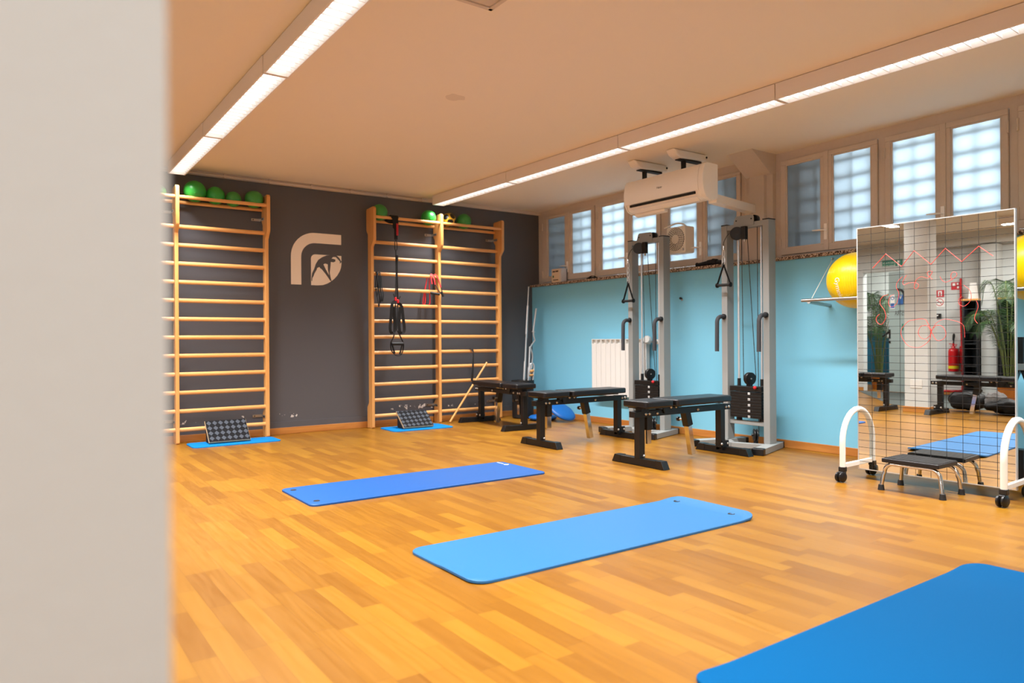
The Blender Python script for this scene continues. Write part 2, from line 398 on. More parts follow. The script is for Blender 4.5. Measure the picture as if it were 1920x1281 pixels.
exec_order = None
CEIL = 2.75; YB = 7.83; XR = 5.87; XW = 6.0; XL = -3.6; YF = -2.4
# ================================================================== structure
def XY(u, v, t): return (u, v, t)
b = MB(); b.box((XL-2.2, YF-.2, -.1), (XR+.35, YB+.2, 0)); struct('floor', b, 'floor')
b = MB(); b.box((XL-2.2, YF-.2, CEIL), (XR+.6, YB+.2, CEIL+.12)); struct('ceiling', b, 'ceil')
b = MB(); b.box((XL, YB, 0), (6.06, YB+.15, CEIL)); b.box((XL, YB-.012, .07), (XR, YB, .135)); struct('wall_back', b, 'grey')
b = MB(); b.box((XR, YF, 0), (XR+.3, YB, 1.72)); struct('wall_right', b, 'blue')
b = MB(); b.box((XL-.15, YF-.15, 0), (XR+.3, YF, CEIL)); struct('wall_front', b, 'white')
b = MB(); b.box((XR-.035, YF, 1.72), (XW+.05, YB, 1.75)); struct('trim_1', b, 'granite', bevel=.004)     # window sill slab
# baseboards
b = MB(); b.box((XL, YB-.02, 0), (XR-.02, YB, .07)); struct('baseboard_back', b, 'skirtx', bevel=.003)
b = MB(); b.box((XR-.02, YF, 0), (XR, YB-.02, .07)); struct('baseboard_right', b, 'skirt', bevel=.003)
# the pillar right beside the viewer, and its twin further along the row
b = MB(); b.box((-.42, .5, 0), (.0855, .88, CEIL)); struct('wall_pillar_near', b, 'white')
b = MB(); b.box((-.48, 4.19, 0), (-.17, 4.48, CEIL)); wp = struct('wall_pillar_far', b, 'white')
b = MB(); b.box((-.50, 4.17, 0), (-.15, 4.50, .075)); struct('baseboard_pillar', b, 'skirt', bevel=.003)
# left wall with the door opening (seen in the mirror)
DY0, DY1, DZ = 5.486, 6.558, 2.227
b = MB(); b.box((XL-.15, YF, 0), (XL, DY0, CEIL)); b.box((XL-.15, DY1, 0), (XL, YB, CEIL)); b.box((XL-.15, DY0, DZ), (XL, DY1, CEIL))
struct('wall_left', b, 'white')
b = MB(); b.box((XL, YF, 0), (XL+.015, DY0, .075)); b.box((XL, DY1, 0), (XL+.015, YB-.02, .075)); struct('baseboard_left', b, 'skirt')
b = MB(); b.box((XL-2.15, 4.5, 0), (XL-2.0, YB+.15, 1.15)); struct('wall_corridor_low', b, 'teal')
b = MB(); b.box((XL-2.15, 4.5, 1.15), (XL-2.0, YB+.15, CEIL)); b.box((XL-2.0, YB, 0), (XL, YB+.15, CEIL)); b.box((XL-2.0, 4.5, 0), (XL-.15, 4.6, CEIL)); struct('wall_corridor', b, 'white')
b = MB(); b.box((XL+.0, 3.5, CEIL-.21), (XL+.35, 5.372, CEIL)); struct('trim_2', b, 'white')          # bulkhead over the counter
# carpet inlay before the door
b = MB(); b.prism([(XL+.02, 6.66), (-1.20, 5.125), (-.98, 4.78), (-.85, 4.5), (-1.3, 3.2), (XL+.02, 2.8)], XY, 0.0, .004)
struct('trim_3', b, 'carpet')
# window wall: plaster around the casements, pilaster and its haunch
b = MB()
b.box((XW-.01, YF, 2.692), (XW+.06, YB, CEIL)); b.box((XW-.01, 4.06, 1.75), (XW+.06, 4.52, 2.692)); b.box((XW-.01, YF, 1.75), (XW+.06, 1.12, 2.692)); b.box((XW-.01, 7.75, 1.75), (XW+.06, YB, 2.692))
struct('wall_window', b, 'winwall')
b = MB(); b.box((5.90, 4.19, 1.75), (XW+.02, 4.35, CEIL)); b.box((5.94, 4.12, 1.75), (XW+.02, 4.19, CEIL))
b.prism([(6.02, 2.56), (5.90, 2.56), (5.62, CEIL), (6.02, CEIL)], lambda u, v, t: (u, t, v), 4.1175, 4.3925)
struct('trim_4', b, 'winwall')
# light plaster strip and cable trunking along the top of the back wall
b = MB(); b.box((XL, YB-.035, CEIL-.045), (XW, YB, CEIL)); struct('trim_5', b, 'winwall', bevel=.004)
b = MB(); b.cyl((XL+.1, YB-.05, CEIL-.03), (4.22, YB-.05, CEIL-.03), .011, n=10)
for i in range(17):
    x = -3.2+i*.46
    b.box((x, YB-.064, CEIL-.046), (x+.014, YB-.03, CEIL-.004))
struct('trim_6', b, 'winwall')
# outside: masonry around the light well (shades the end panes)
b = MB(); b.box((XW+.26, 6.98, 1.4), (XW+.6, 8.2, 3.2)); b.box((XW+.26, 3.50, 1.4), (XW+.6, 5.02, 3.2)); b.box((XW+.26, YF, 1.4), (XW+.6, 1.3, 3.2)); b.box((XW+.3, YF, 1.2), (XW+.5, 8.2, 1.7))
struct('wall_outside', b, 'masonry')

def window(idx, panes, y0, y1, zg0, zg1):
    """one casement pair: outer frame, two sashes with frosted panes, iron grille outside"""
    z0, z1 = 1.75, 2.70
    w = bpy.data.objects.new('window_%d' % idx, None); COL.objects.link(w); w.location = (XW, (y0+y1)/2, z0); w['kind'] = 'structure'; w.empty_display_size = .1
    b = MB(); t = .028
    b.box((XW-.012, y0, z0), (XW+.05, y1, z0+.03)); b.box((XW-.012, y0, z1-.03), (XW+.05, y1, z1)); b.box((XW-.012, y0, z0+.03), (XW+.05, y0+t, z1-.03)); b.box((XW-.012, y1-t, z0+.03), (XW+.05, y1, z1-.03))
    part('frame', b, 'winwall', w, smooth=False)
    ym = (panes[0][1]+panes[1][0])/2
    for k, (ya, yb) in enumerate(panes):
        s0, s1 = (ym+.004, y1-t-.003) if k == 0 else (y0+t+.003, ym-.004)
        zz0, zz1 = z0+.034, z1-.034
        b = MB()
        b.box((XW-.03, s0, zz0), (XW+.02, s1, zg0)); b.box((XW-.03, s0, zg1), (XW+.02, s1, zz1)); b.box((XW-.03, s0, zg0), (XW+.02, yb, zg1)); b.box((XW-.03, ya, zg0), (XW+.02, s1, zg1))
        sash = part('sash', b, 'winwall', w, .004)
        # glazing bead
        b = MB()
        b.box((XW-.021, yb, zg0), (XW-.008, yb+.012, zg1)); b.box((XW-.021, ya-.012, zg0), (XW-.008, ya, zg1)); b.box((XW-.021, yb+.012, zg0), (XW-.008, ya-.012, zg0+.012)); b.box((XW-.021, yb+.012, zg1-.012), (XW-.008, ya-.012, zg1))
        part('glazing_bead', b, 'winwall', sash)
        b = MB(); b.box((XW-.008, yb-.004, zg0-.004), (XW-.003, ya+.004, zg1+.004)); part('pane', b, 'frost', sash, smooth=False)
        hy = s1 if k == 0 else s0
        for hz in (z0+.14, z1-.17):
            b = MB(); b.cyl((XW-.034, hy, hz-.045), (XW-.034, hy, hz+.045), .008, n=10); part('hinge', b, 'winwall', w)
    b = MB(); b.box((XW-.038, ym-.022, zz0), (XW-.028, ym+.022, zz1)); part('meeting_stile', b, 'winwall', w, .003)
    b = MB(); b.box((XW-.048, ym-.013, 1.88), (XW-.036, ym+.013, 2.02)); b.tube([(XW-.04, ym, 1.96), (XW-.075, ym, 1.96), (XW-.085, ym+.03, 1.962), (XW-.085, ym+.10, 1.966)], [.009, .009, .011, .008], 8, flat=.7)
    part('handle', b, 'ac', w)
    b = MB()
    for i in range(6):
        z = 2.555-i*.147
        b.box((XW+.021, y0+.01, z-.013), (XW+.031, y1-.01, z+.013))
    for (ya, yb) in panes:
        for q in (.08, .52, .96):
            y = yb+(ya-yb)*q; b.cyl((XW+.029, y, z0), (XW+.029, y, z1), .008, n=8)
    part('iron_grille', b, 'ironbar', w)
ZG0, ZG1 = 1.846, 2.637
window(1, [(7.622, 7.247), (7.122, 6.73)], 6.64, 7.75, ZG0, ZG1)
window(2, [(6.555, 6.144), (6.036, 5.635)], 5.55, 6.64, ZG0, ZG1)
window(3, [(5.458, 5.058), (4.947, 4.552)], 4.48, 5.55, ZG0, ZG1)
window(4, [(4.008, 3.650), (3.548, 3.193)], 3.11, 4.09, ZG0-.004, ZG1-.012)
window(5, [(3.032, 2.676), (2.574, 2.224)], 2.15, 3.11, ZG0-.004, ZG1-.014)
window(6, [(2.055, 1.70), (1.60, 1.25)], 1.12, 2.15, ZG0-.004, ZG1-.014)

# ceiling hatch frame near the top edge
b = MB(); x0, x1, y0, y1 = 1.50, 2.105, 2.55, 3.15
b.box((x0, y0, CEIL-.006), (x1, y1, CEIL)); 
for a, c in (((x0, y0), (x1, y0+.025)), ((x0, y1-.025), (x1, y1)), ((x0, y0), (x0+.025, y1)), ((x1-.025, y0), (x1, y1))): b.box((a[0], a[1], CEIL-.014), (c[0], c[1], CEIL-.006))
tag(part('ceiling_hatch', b, 'winwall', None, .002), 'square pale access hatch set into the ceiling at the top edge', 'hatch')

# ================================================================== ceiling lights
def ceiling_light(p0, p1, label, group, ncell=20, spread=113, power=1.0):
    """surface-mounted luminaire from p0 to p1 (xy), open louvred underside"""
    p0, p1 = Vector((p0[0], p0[1], 0)), Vector((p1[0], p1[1], 0)); d = (p1-p0); ln = d.length; d.normalize(); s = Vector((d.y, -d.x, 0))
    t = thing('ceiling_light', label, 'ceiling light', (p0.x, p0.y, CEIL-.11), group)
    zt, zb = CEIL-.004, CEIL-.112; hw = .078
    def W_(u, v, z): q = p0+d*u+s*v; return (q.x, q.y, z)
    def bx(mb, u0, u1, v0, v1, z0, z1):
        mb.add([W_(u, v, z) for u, v, z in ((u0,v0,z0),(u1,v0,z0),(u1,v1,z0),(u0,v1,z0),(u0,v0,z1),(u1,v0,z1),(u1,v1,z1),(u0,v1,z1))], [(3,2,1,0),(4,5,6,7),(0,1,5,4),(1,2,6,5),(2,3,7,6),(3,0,4,7)])
    b = MB(); g = .003
    bx(b, g, ln-g, -hw, -hw+.010, zb, zt); bx(b, g, ln-g, hw-.010, hw, zb, zt); bx(b, g, g+.012, -hw+.010, hw-.010, zb, zt); bx(b, ln-g-.012, ln-g, -hw+.010, hw-.010, zb, zt); bx(b, g, ln-g, -hw+.01, hw-.01, zt-.02, zt)
    part('housing', b, 'lampbody', t)
    b = MB(); bx(b, g+.012, ln-g-.012, -hw+.010, hw-.010, zb+.030, zb+.034); part('diffuser', b, 'lampglow', t, smooth=False)
    b = MB()
    for i in range(1, ncell):
        u = g+.012+(ln-2*g-.024)*i/ncell; bx(b, u-.002, u+.002, -hw+.010, hw-.010, zb+.004, zb+.028)
    # side reflectors, splayed
    for sg in (-1, 1):
        b.add([W_(u, v, z) for u, v, z in ((g+.012, sg*(hw-.011), zb+.003), (ln-g-.012, sg*(hw-.011), zb+.003), (ln-g-.012, sg*(hw-.022), zb+.03), (g+.012, sg*(hw-.022), zb+.03))], [(0,1,2,3)])
    part('louvre', b, 'louvre', t, smooth=False)
    L = bpy.data.lights.new('tube_light', 'AREA'); L.shape = 'RECTANGLE'; L.size = ln-.06; L.size_y = .12; L.energy = LAMP_W*power*ln/1.55; L.color = LAMP_COL; L.spread = math.radians(spread)
    o = bpy.data.objects.new('tube_light', L); COL.objects.link(o); o.parent = t
    c = p0+d*ln/2; Mx = Matrix((d, s*-1, Vector((0, 0, 1)))).transposed().to_4x4(); Mx.translation = Vector((c.x-p0.x, c.y-p0.y, zb-.002-(CEIL-.11)))
    o.matrix_local = Mx
    return t
Y1 = [7.58, 6.06, 4.435, 2.84, 1.24, -.36]
n1 = ['end luminaire of the left ceiling light row, above the left wall bars', 'second luminaire of the left ceiling light row from the grey wall', 'third luminaire of the left ceiling light row, cut by the top edge', 'fourth luminaire of the left ceiling light row, out past the top edge', 'fifth luminaire of the left ceiling light row, behind the viewer']
for i in range(5): ceiling_light((1.372, Y1[i]), (1.368, Y1[i+1]), n1[i], 'left row of ceiling lights')
Y2 = [7.60, 6.10, 4.48, 2.975, 1.42, -.1]
xc = lambda y: 4.285+.024*(7.6-y)
n2 = ['end luminaire of the right ceiling light row, above the right wall bars', 'second luminaire of the right ceiling light row from the grey wall', 'third luminaire of the right ceiling light row, in front of the air conditioner', 'fourth luminaire of the right ceiling light row, with its louvre cells showing', 'fifth luminaire of the right ceiling light row, beyond the right edge']
for i in range(5): ceiling_light((xc(Y2[i]), Y2[i]), (xc(Y2[i+1]), Y2[i+1]), n2[i], 'right row of ceiling lights')
ceiling_light((-1.02, 4.92), (.45, 4.97), 'short ceiling light beside the far white pillar, seen in the mirror', 'lights of the entrance side', spread=179)
ceiling_light((-2.05, 3.89), (-2.05, 2.35), 'ceiling light over the potted palm, seen in the mirror', 'lights of the entrance side', spread=179, power=2.4)
ceiling_light((-2.05, 1.4), (-2.05, -.1), 'added fill light over the middle of the entrance side, out of view', 'lights of the entrance side', spread=179)  # unseen lamp, added to raise the ambient light of the room
ceiling_light((XL-1.0, 6.4), (XL-1.0, 5.0), 'added fill light in the corridor behind the glass door', 'lights of the entrance side', spread=179, power=2.0)  # added lamp, brightens the corridor as it shows in the mirror
ceiling_light((-1.5, 7.3), (-1.5, 5.8), 'added fill light before the glass door, out of the mirror view', 'lights of the entrance side', spread=179, power=1.8)  # added lamp kept out of view, lifts the door wall and signs
# ================================================================== wall bars
def wall_bars(xs, label):
    t = thing('wall_bars', label, 'wall bars', ((xs[0]+xs[-1])/2, 7.70, 0))
    prof = [(7.66, .012), (7.672, 0), (7.795, 0), (7.795, .24), (7.75, .29), (7.75, 2.235), (7.79, 2.285), (7.79, 2.52), (7.775, 2.535), (7.607, 2.545), (7.59, 2.525), (7.59, 2.172), (7.60, 2.15), (7.66, 2.085)]
    for x in xs:
        u = part('upright', MB().prism(prof, lambda u, v, s: (s, u, v), x-.018, x+.018), 'bar', t, .005)
        for z in ((2.305, .215) if x != xs[0] else ()):
            b = MB(); b.box((x-.0225, 7.70, z-.014), (x-.0185, 7.826, z+.014)); b.box((x-.115, 7.822, z-.014), (x-.0185, 7.827, z+.014))
            br = part('wall_bracket', b, 'steel', t, .001)
            for q in (7.725, 7.755): part('screw', MB().cyl((x-.026, q, z), (x-.021, q, z), .006, n=10), 'dark', br)
            part('screw', MB().cyl((x-.095, 7.816, z), (x-.095, 7.823, z), .006, n=10), 'dark', br)
    for x0, x1 in zip(xs[:-1], xs[1:]):
        for i in range(12):
            z = .137+i*.1832
            b = MB(); pts = [(x0+.014, 7.705, z), (x1-.014, 7.705, z)]
            b.prism([(math.cos(a)*.0155, math.sin(a)*.021) for a in [k*2*PI/16 for k in range(16)]], lambda u, v, s: (s, 7.705+u, z+v), x0+.012, x1-.012)
            part('rung', b, 'rung', t)
        for nm, y, z in (('front_rail', 7.62, 2.433), ('rear_rail', 7.765, 2.405)):
            b = MB(); b.prism([(math.cos(a)*.014, math.sin(a)*.018) for a in [k*2*PI/16 for k in range(16)]], lambda u, v, s: (s, y+u, z+v), x0+.012, x1-.012)
            part(nm, b, 'rung', t)
    return t
wall_bars([.503, 1.383, 2.260], 'left wooden wall bars on the charcoal wall, left of the painted logo')
wall_bars([3.456, 4.338, 5.232], 'right wooden wall bars on the charcoal wall, hung with straps and bands')

def ball(name, x, r, z, label, m='green', squash=1.0, dent=False):
    fn = None
    if dent:
        fn = lambda d: 1-.10*max(0, d.z-.55)*(1+.8*math.sin(3*d.x+1))+.02*math.sin(5*d.x)*d.z
    b = MB(); b.sphere((0, 0, 0), r, (1, 1, squash), fn=fn); b.v = [(v[0]+x, v[1]+7.69, v[2]+z) for v in b.v]
    t = thing(name, label, 'ball', (x, 7.69, z), 'balls on top of the wall bars')
    part('shell', b, m, t)
    b = MB(); b.cyl((x-.02, 7.69-r*.93, z-r*.3), (x-.02, 7.69-r*.99, z-r*.3), .006, n=10); part('valve_plug', b, m, t)
    return t
def bz(r): return 2.42+math.sqrt(max(0, (r+.015)**2-.073**2))+.001
for x, r, m, dent, lb in ((1.225, .075, 'green', 0, 'green ball half hidden by the near pillar, at far left'), (1.561, .106, 'green', 0, 'biggest shiny green ball on the left wall bars'), (1.756, .090, 'green', 0, 'middle sized green ball second from the left upright'),
    (1.930, .078, 'greend', 0, 'smallest dull green ball, third from the left upright'), (2.140, .093, 'greend', 1, 'wrinkled half deflated green ball on the left wall bars'),
    (3.560, .094, 'greend', 0, 'dull green ball at the left end of the right wall bars'), (4.205, .092, 'green', 0, 'glossy green ball left of the middle upright of the right wall bars'), (4.705, .093, 'greend', 0, 'dark green ball right of the black and yellow ball')):
    ball('exercise_ball', x, r, bz(r)-.004, lb, m, 1, dent)
# black and yellow panelled ball
r = .088; x = 4.488; z = bz(r); t = thing('panel_ball', 'black and yellow panelled ball on the right wall bars', 'ball', (x, 7.69, z), 'balls on top of the wall bars')
ico = bmesh.new(); bmesh.ops.create_icosphere(ico, subdivisions=4, radius=r); cen = [Vector(v).normalized() for v in ((0,1,1.618),(0,-1,1.618),(0,1,-1.618),(0,-1,-1.618),(1,1.618,0),(-1,1.618,0),(1,-1.618,0),(-1,-1.618,0),(1.618,0,1),(1.618,0,-1),(-1.618,0,1),(-1.618,0,-1))]
yb, kb = MB(), MB()
R_ = Matrix.Rotation(.5, 3, 'X') @ Matrix.Rotation(.3, 3, 'Z')
for f in ico.faces:
    c = f.calc_center_median().normalized(); pent = max(c.dot(q) for q in cen) > .90
    (kb if pent else yb).add([R_ @ v.co + Vector((x, 7.69, z)) for v in f.verts], [tuple(range(len(f.verts)))])
part('yellow_panels', yb, 'yellowb', t, label='yellow panels'); part('black_panels', kb, 'blacksat', t, label='black panels'); ico.free()

# ================================================================== straps and bands on the right wall bars
t = thing('suspension_trainer', 'long black suspension trainer with red tabs hanging down the right wall bars', 'suspension trainer', (3.71, 7.58, 2.45))
b = MB(); b.ribbon(smooth_path([(3.70, 7.655, 2.415), (3.705, 7.63, 2.462), (3.708, 7.60, 2.452), (3.712, 7.585, 2.40), (3.715, 7.585, 2.30), (3.716, 7.585, 2.18)]), [.09]*16+[.07]*8+[.04]*7, .008, (1, 0, 0)); 
b.ribbon([(3.62, 7.66, 2.42), (3.66, 7.63, 2.395), (3.70, 7.588, 2.39)], .05, .006, (0, .3, 1))
part('anchor_strap', b, 'webbing', t)
b = MB(); b.ribbon([(3.732, 7.577, 2.37), (3.732, 7.577, 2.23)], .026, .004); part('red_tab', b, 'redweb', t, label='red tab')
b = MB(); b.tube(smooth_path([(3.714, 7.58, 2.18), (3.700, 7.58, 2.14), (3.702, 7.58, 2.07), (3.716, 7.58, 2.05), (3.728, 7.58, 2.08), (3.726, 7.58, 2.14)], closed=True), .005, 8, True); part('carabiner', b, 'blacksat', t)
b = MB(); b.box((3.712, 7.568, 1.935), (3.738, 7.586, 2.0)); part('buckle', b, 'blacksat', t, .003)
b = MB(); b.ribbon([(3.712, 7.58, 2.06), (3.714, 7.58, 1.8), (3.704, 7.58, 1.50)], .017, .003, (1, .3, 0)); b.ribbon([(3.724, 7.578, 1.95), (3.722, 7.578, 1.8), (3.730, 7.578, 1.48)], .019, .003, (1, -.3, 0)); part('main_strap', b, 'webbing', t)
for sg, zx in ((-1, 1.49), (1, 1.465)):
    x = 3.716+sg*.015
    b = MB(); b.box((x-.012, 7.565, zx-.02), (x+.012, 7.585, zx+.022)); part('red_adjuster', b, 'red', t, .004, label='red adjuster')
    b = MB()
    b.ribbon(smooth_path([(x, 7.575, zx-.02), (x+sg*.045, 7.57, zx-.06), (x+sg*.062, 7.565, zx-.2), (x+sg*.075, 7.565, 1.14), (x+sg*.05, 7.565, 1.095), (x+sg*.018, 7.57, 1.12), (x+sg*.015, 7.575, 1.25), (x+sg*.03, 7.575, 1.40)]), .034, .003, (1, -.4, 0))
    b.ribbon([(x, 7.58, zx), (x-sg*.004, 7.58, 1.3), (3.711+sg*.004, 7.58, 1.13)], .018, .003, (1, .2, 0))
    b.ribbon([(x, 7.58, zx+.0), (x+sg*.03, 7.57, zx+.06)], .01, .002)
    part('adjuster_strap', b, 'webbing', t)
b = MB(); b.ribbon(smooth_path([(3.711, 7.575, 1.13), (3.665, 7.57, 1.04), (3.632, 7.565, .975), (3.640, 7.565, .90), (3.685, 7.565, .845), (3.735, 7.565, .832), (3.775, 7.565, .865), (3.795, 7.565, .955), (3.770, 7.57, 1.03)], closed=True), .024, .004, (0, 1, 0)); part('handle_strap', b, 'webbing', t)
b = MB(); b.cyl((3.642, 7.565, .972), (3.786, 7.565, .972), .019, n=14); part('foam_handle', b, 'rubber', t)
b = MB(); b.tube(smooth_path([(3.68, 7.565, .86), (3.66, 7.563, .93), (3.65, 7.562, .955)]), .011, 8); b.tube(smooth_path([(3.745, 7.565, .85), (3.765, 7.563, .92), (3.775, 7.562, .955)]), .011, 8); part('foot_cradle', b, 'webbing', t)

t = thing('loop_bands', 'bunch of thin black loop bands hanging beside the left upright of the right wall bars', 'resistance band', (3.53, 7.66, 1.79))
for i, (xa, xb, zb, dy) in enumerate(((3.508, 3.525, 1.40, .0), (3.522, 3.545, 1.45, .006), (3.545, 3.565, 1.46, .012), (3.512, 3.50, 1.52, .016))):
    b = MB(); b.ribbon(smooth_path([(xa, 7.69, 1.795), (xa, 7.672-dy, 1.80), (xa-.004, 7.66-dy, 1.76), (xa-.02+.01*i, 7.652-dy, 1.62), (xb-.012, 7.65-dy, zb+.08), (xb, 7.65-dy, zb), (xb+.012, 7.65-dy, zb+.08), (xa+.014, 7.655-dy, 1.64), (xa+.012, 7.66-dy, 1.76)]), .013, .003, (1, .3, 0)); part('band', b, 'rubber', t)

t = thing('resistance_tube', 'red resistance tube with black handles hung by the middle upright', 'resistance band', (4.25, 7.64, 1.79))
b = MB()
b.tube(smooth_path([(4.225, 7.65, 1.69), (4.222, 7.672, 1.785), (4.232, 7.69, 1.81), (4.243, 7.67, 1.80), (4.250, 7.64, 1.74), (4.255, 7.63, 1.68)]), .0075, 8)
b.tube(smooth_path([(4.262, 7.66, 1.78), (4.27, 7.68, 1.805), (4.285, 7.66, 1.80), (4.305, 7.63, 1.74), (4.322, 7.61, 1.65)]), .0075, 8)
b.tube(smooth_path([(4.205, 7.735, 1.77), (4.18, 7.735, 1.66), (4.155, 7.735, 1.54), (4.145, 7.735, 1.47), (4.155, 7.735, 1.43), (4.175, 7.735, 1.48), (4.178, 7.735, 1.60)]), .007, 8)
b.tube(smooth_path([(4.232, 7.735, 1.78), (4.236, 7.735, 1.6), (4.24, 7.735, 1.48), (4.225, 7.735, 1.44)]), .007, 8)
part('tube', b, 'redtube', t)
b = MB(); b.cyl((4.19, 7.625, 1.582), (4.300, 7.60, 1.566), .015, n=12); part('handle_grip', b, 'rubber', t)
b = MB(); b.cyl((4.325, 7.60, 1.60), (4.350, 7.595, 1.54), .014, n=12); part('handle_grip', b, 'rubber', t)
b = MB(); b.ribbon([(4.256, 7.63, 1.69), (4.30, 7.60, 1.59), (4.345, 7.595, 1.55)], .012, .004); b.ribbon([(4.322, 7.61, 1.66), (4.335, 7.60, 1.60), (4.345, 7.595, 1.55)], .012, .004); part('handle_strap', b, 'webbing', t)

t = thing('strap_loop', 'single black strap looped over a rung behind the far bench', 'strap', (4.80, 7.66, .88))
b = MB(); b.ribbon(smooth_path([(4.785, 7.70, .895), (4.79, 7.685, .90), (4.800, 7.668, .895), (4.808, 7.655, .86), (4.80, 7.645, .70), (4.785, 7.642, .50), (4.79, 7.642, .46)]), .022, .003, (1, .4, 0)); b.ribbon(smooth_path([(4.795, 7.668, .89), (4.80, 7.64, .84), (4.785, 7.635, .68), (4.765, 7.636, .50)]), .014, .003, (1, -.5, 0)); part('band', b, 'webbing', t)
b = MB(); b.cyl((4.432, 7.60, .012), (4.985, 7.615, .725), .0125, n=14)
tag(part('wooden_stick', b, 'rung'), 'slim wooden gymnastic stick leaning behind the far bench', 'stick')

# ================================================================== logo painted on the charcoal wall
t = thing('wall_logo', 'cream logo of a rounded arch and leaf with a bending figure, on the charcoal wall', 'logo', (2.857, YB, 1.635))
lg = lambda u, v, s: (u, s, v)
b = MB(); outer = [(2.568, 1.635), (2.568, 1.945)]+arc((2.842, 1.945), .274, 180, 90, 12, lambda u, v: (u, v))+[(3.147, 2.219), (3.147, 2.106)]+arc((2.842, 1.945), .160, 90, 180, 12, lambda u, v: (u, v))+[(2.682, 1.635)]
b.prism(outer, lg, YB-.003, YB+.004); part('arch_stripe', b, 'cream', t, smooth=False)
leaf = [(2.793, 1.634), (2.793, 1.93)]+arc((2.843, 1.93), .05, 180, 90, 6, lambda u, v: (u, v))+[(3.148, 1.98), (3.148, 1.885)]+[(3.142, 1.845), (3.128, 1.805), (3.096, 1.752), (3.06, 1.713), (3.02, 1.682), (2.98, 1.658), (2.93, 1.640), (2.87, 1.634)]
b = MB(); b.prism(leaf, lg, YB-.003, YB+.004); part('leaf_shape', b, 'cream', t, smooth=False)
fig = [(2.804,1.679),(2.806,1.713),(2.821,1.737),(2.83,1.765),(2.855,1.806),(2.862,1.829),(2.882,1.837),(2.888,1.844),(2.896,1.829),(2.915,1.818),(2.955,1.771),(2.98,1.739),(3.012,1.694),(3.030,1.685),(3.018,1.728),(3.007,1.783),(3.016,1.844),(3.022,1.906),(3.052,1.902),(3.077,1.915),(3.074,1.937),(3.046,1.941),(3.03,1.943),(3.049,1.963),(3.081,1.964),(3.129,1.918),(3.13,1.891),(3.149,1.913),(3.123,1.955),(3.091,1.981),(3.027,1.981),(2.976,1.977),(2.925,1.955),(2.875,1.919),(2.847,1.872),(2.828,1.816),(2.804,1.767),(2.796,1.712),(2.796,1.682)]
b = MB(); b.prism(fig, lg, YB-.0045, YB-.0031); fg = part('figure', b, mat('logo_figure_paint', '#555559', .5), t, smooth=False, label='charcoal silhouette of a bending figure')
b = MB(); b.prism([(2.935,1.874),(2.956,1.883),(2.985,1.876),(2.987,1.812),(3.0,1.755),(2.962,1.817)], lg, YB-.0056, YB-.0046); part('figure_gap', b, 'cream', fg, smooth=False)

# ================================================================== slant boards and mats
def yoga_mat(name, x0, y0, x1, y1, m, label, holes=(), th=.013, r=.07, curl=None, rot=0, group='blue exercise mats on the floor'):
    cx, cy = (x0+x1)/2, (y0+y1)/2
    t = thing(name, label, 'mat', (cx, cy, 0), group)
    nx, ny = 40, 14
    bm = bmesh.new()
    def hgt(x, y): return curl(x, y) if curl else 0
    # outline grid with rounded corners
    b = MB(); poly = rrect(x0, y0, x1, y1, r, 6)
    Rm = lambda x, y: (cx+(x-cx)*math.cos(rot)-(y-cy)*math.sin(rot), cy+(x-cx)*math.sin(rot)+(y-cy)*math.cos(rot))
    # dense outline
    dense = []
    for i in range(len(poly)):
        a, c = Vector(poly[i]), Vector(poly[(i+1) % len(poly)]); k = max(1, int((c-a).length/.06))
        dense += [tuple(a+(c-a)*j/k) for j in range(k)]
    rings = [(1.0, .0005, 0), (1.0, th-.003, 0), (1.0, th, .003), (1.0, th, .03)]
    n = len(dense); vs = []
    for s, z, ins in rings:
        for (x, y) in dense:
            dx, dy = cx-x, cy-y; hx, hy = (x1-x0)/2, (y1-y0)/2
            xx = cx+(x-cx)*(1-ins/hx); yy = cy+(y-cy)*(1-ins/hy)
            q = Rm(xx, yy); vs.append((q[0], q[1], z+hgt(xx, yy)))
    fs = [(i+n*k, (i+1) % n+n*k, (i+1) % n+n*(k+1), i+n*(k+1)) for k in range(len(rings)-1) for i in range(n)]
    b.add(vs, fs); base = len(b.v)-n
    # inner fill: strips along x between lower and upper halves by sorted columns
    inner = [(cx+(x-cx)*(1-.03/((x1-x0)/2)), cy+(y-cy)*(1-.03/((y1-y0)/2))) for x, y in dense]
    bm2 = bmesh.new(); bv = [bm2.verts.new((x, y, 0)) for x, y in inner]; bm2.faces.new(bv)
    for axis, lo, hi, k in ((0, x0, x1, 30), (1, y0, y1, 8)):
        for i in range(1, k):
            pl = lo+(hi-lo)*i/k; co = (pl, 0, 0) if axis == 0 else (0, pl, 0); no = (1, 0, 0) if axis == 0 else (0, 1, 0)
            bmesh.ops.bisect_plane(bm2, geom=bm2.verts[:]+bm2.edges[:]+bm2.faces[:], plane_co=co, plane_no=no)
    bm2.verts.index_update(); ob = len(b.v)
    vs = []
    for v in bm2.verts:
        q = Rm(v.co.x, v.co.y); vs.append((q[0], q[1], th+hgt(v.co.x, v.co.y)))
    b.add(vs, [tuple(v.index for v in f.verts) for f in bm2.faces]); bm2.free()
    b.add([Vector(v) for v in b.v[:n]], [tuple(range(n))[::-1]])
    o = part('foam_sheet', b, m, t)
    for hx, hy in holes:
        q = Rm(hx, hy); z = th+hgt(hx, hy)
        b = MB(); b.lathe([(.0, .0005), (.013, .0005), (.0145, .002), (.019, .002), (.0205, .0005), (.0205, -.002), (.001, -.002)], (q[0], q[1], z), n=20); part('eyelet', b, 'eyelet', t)
    return t
cv2 = lambda x, y: .022*max(0, (x-3.24)/.17)**2 if x > 3.24 else .006*max(0, (1.75-x)/.2)**2*(1 if y < 2.75 else .3)
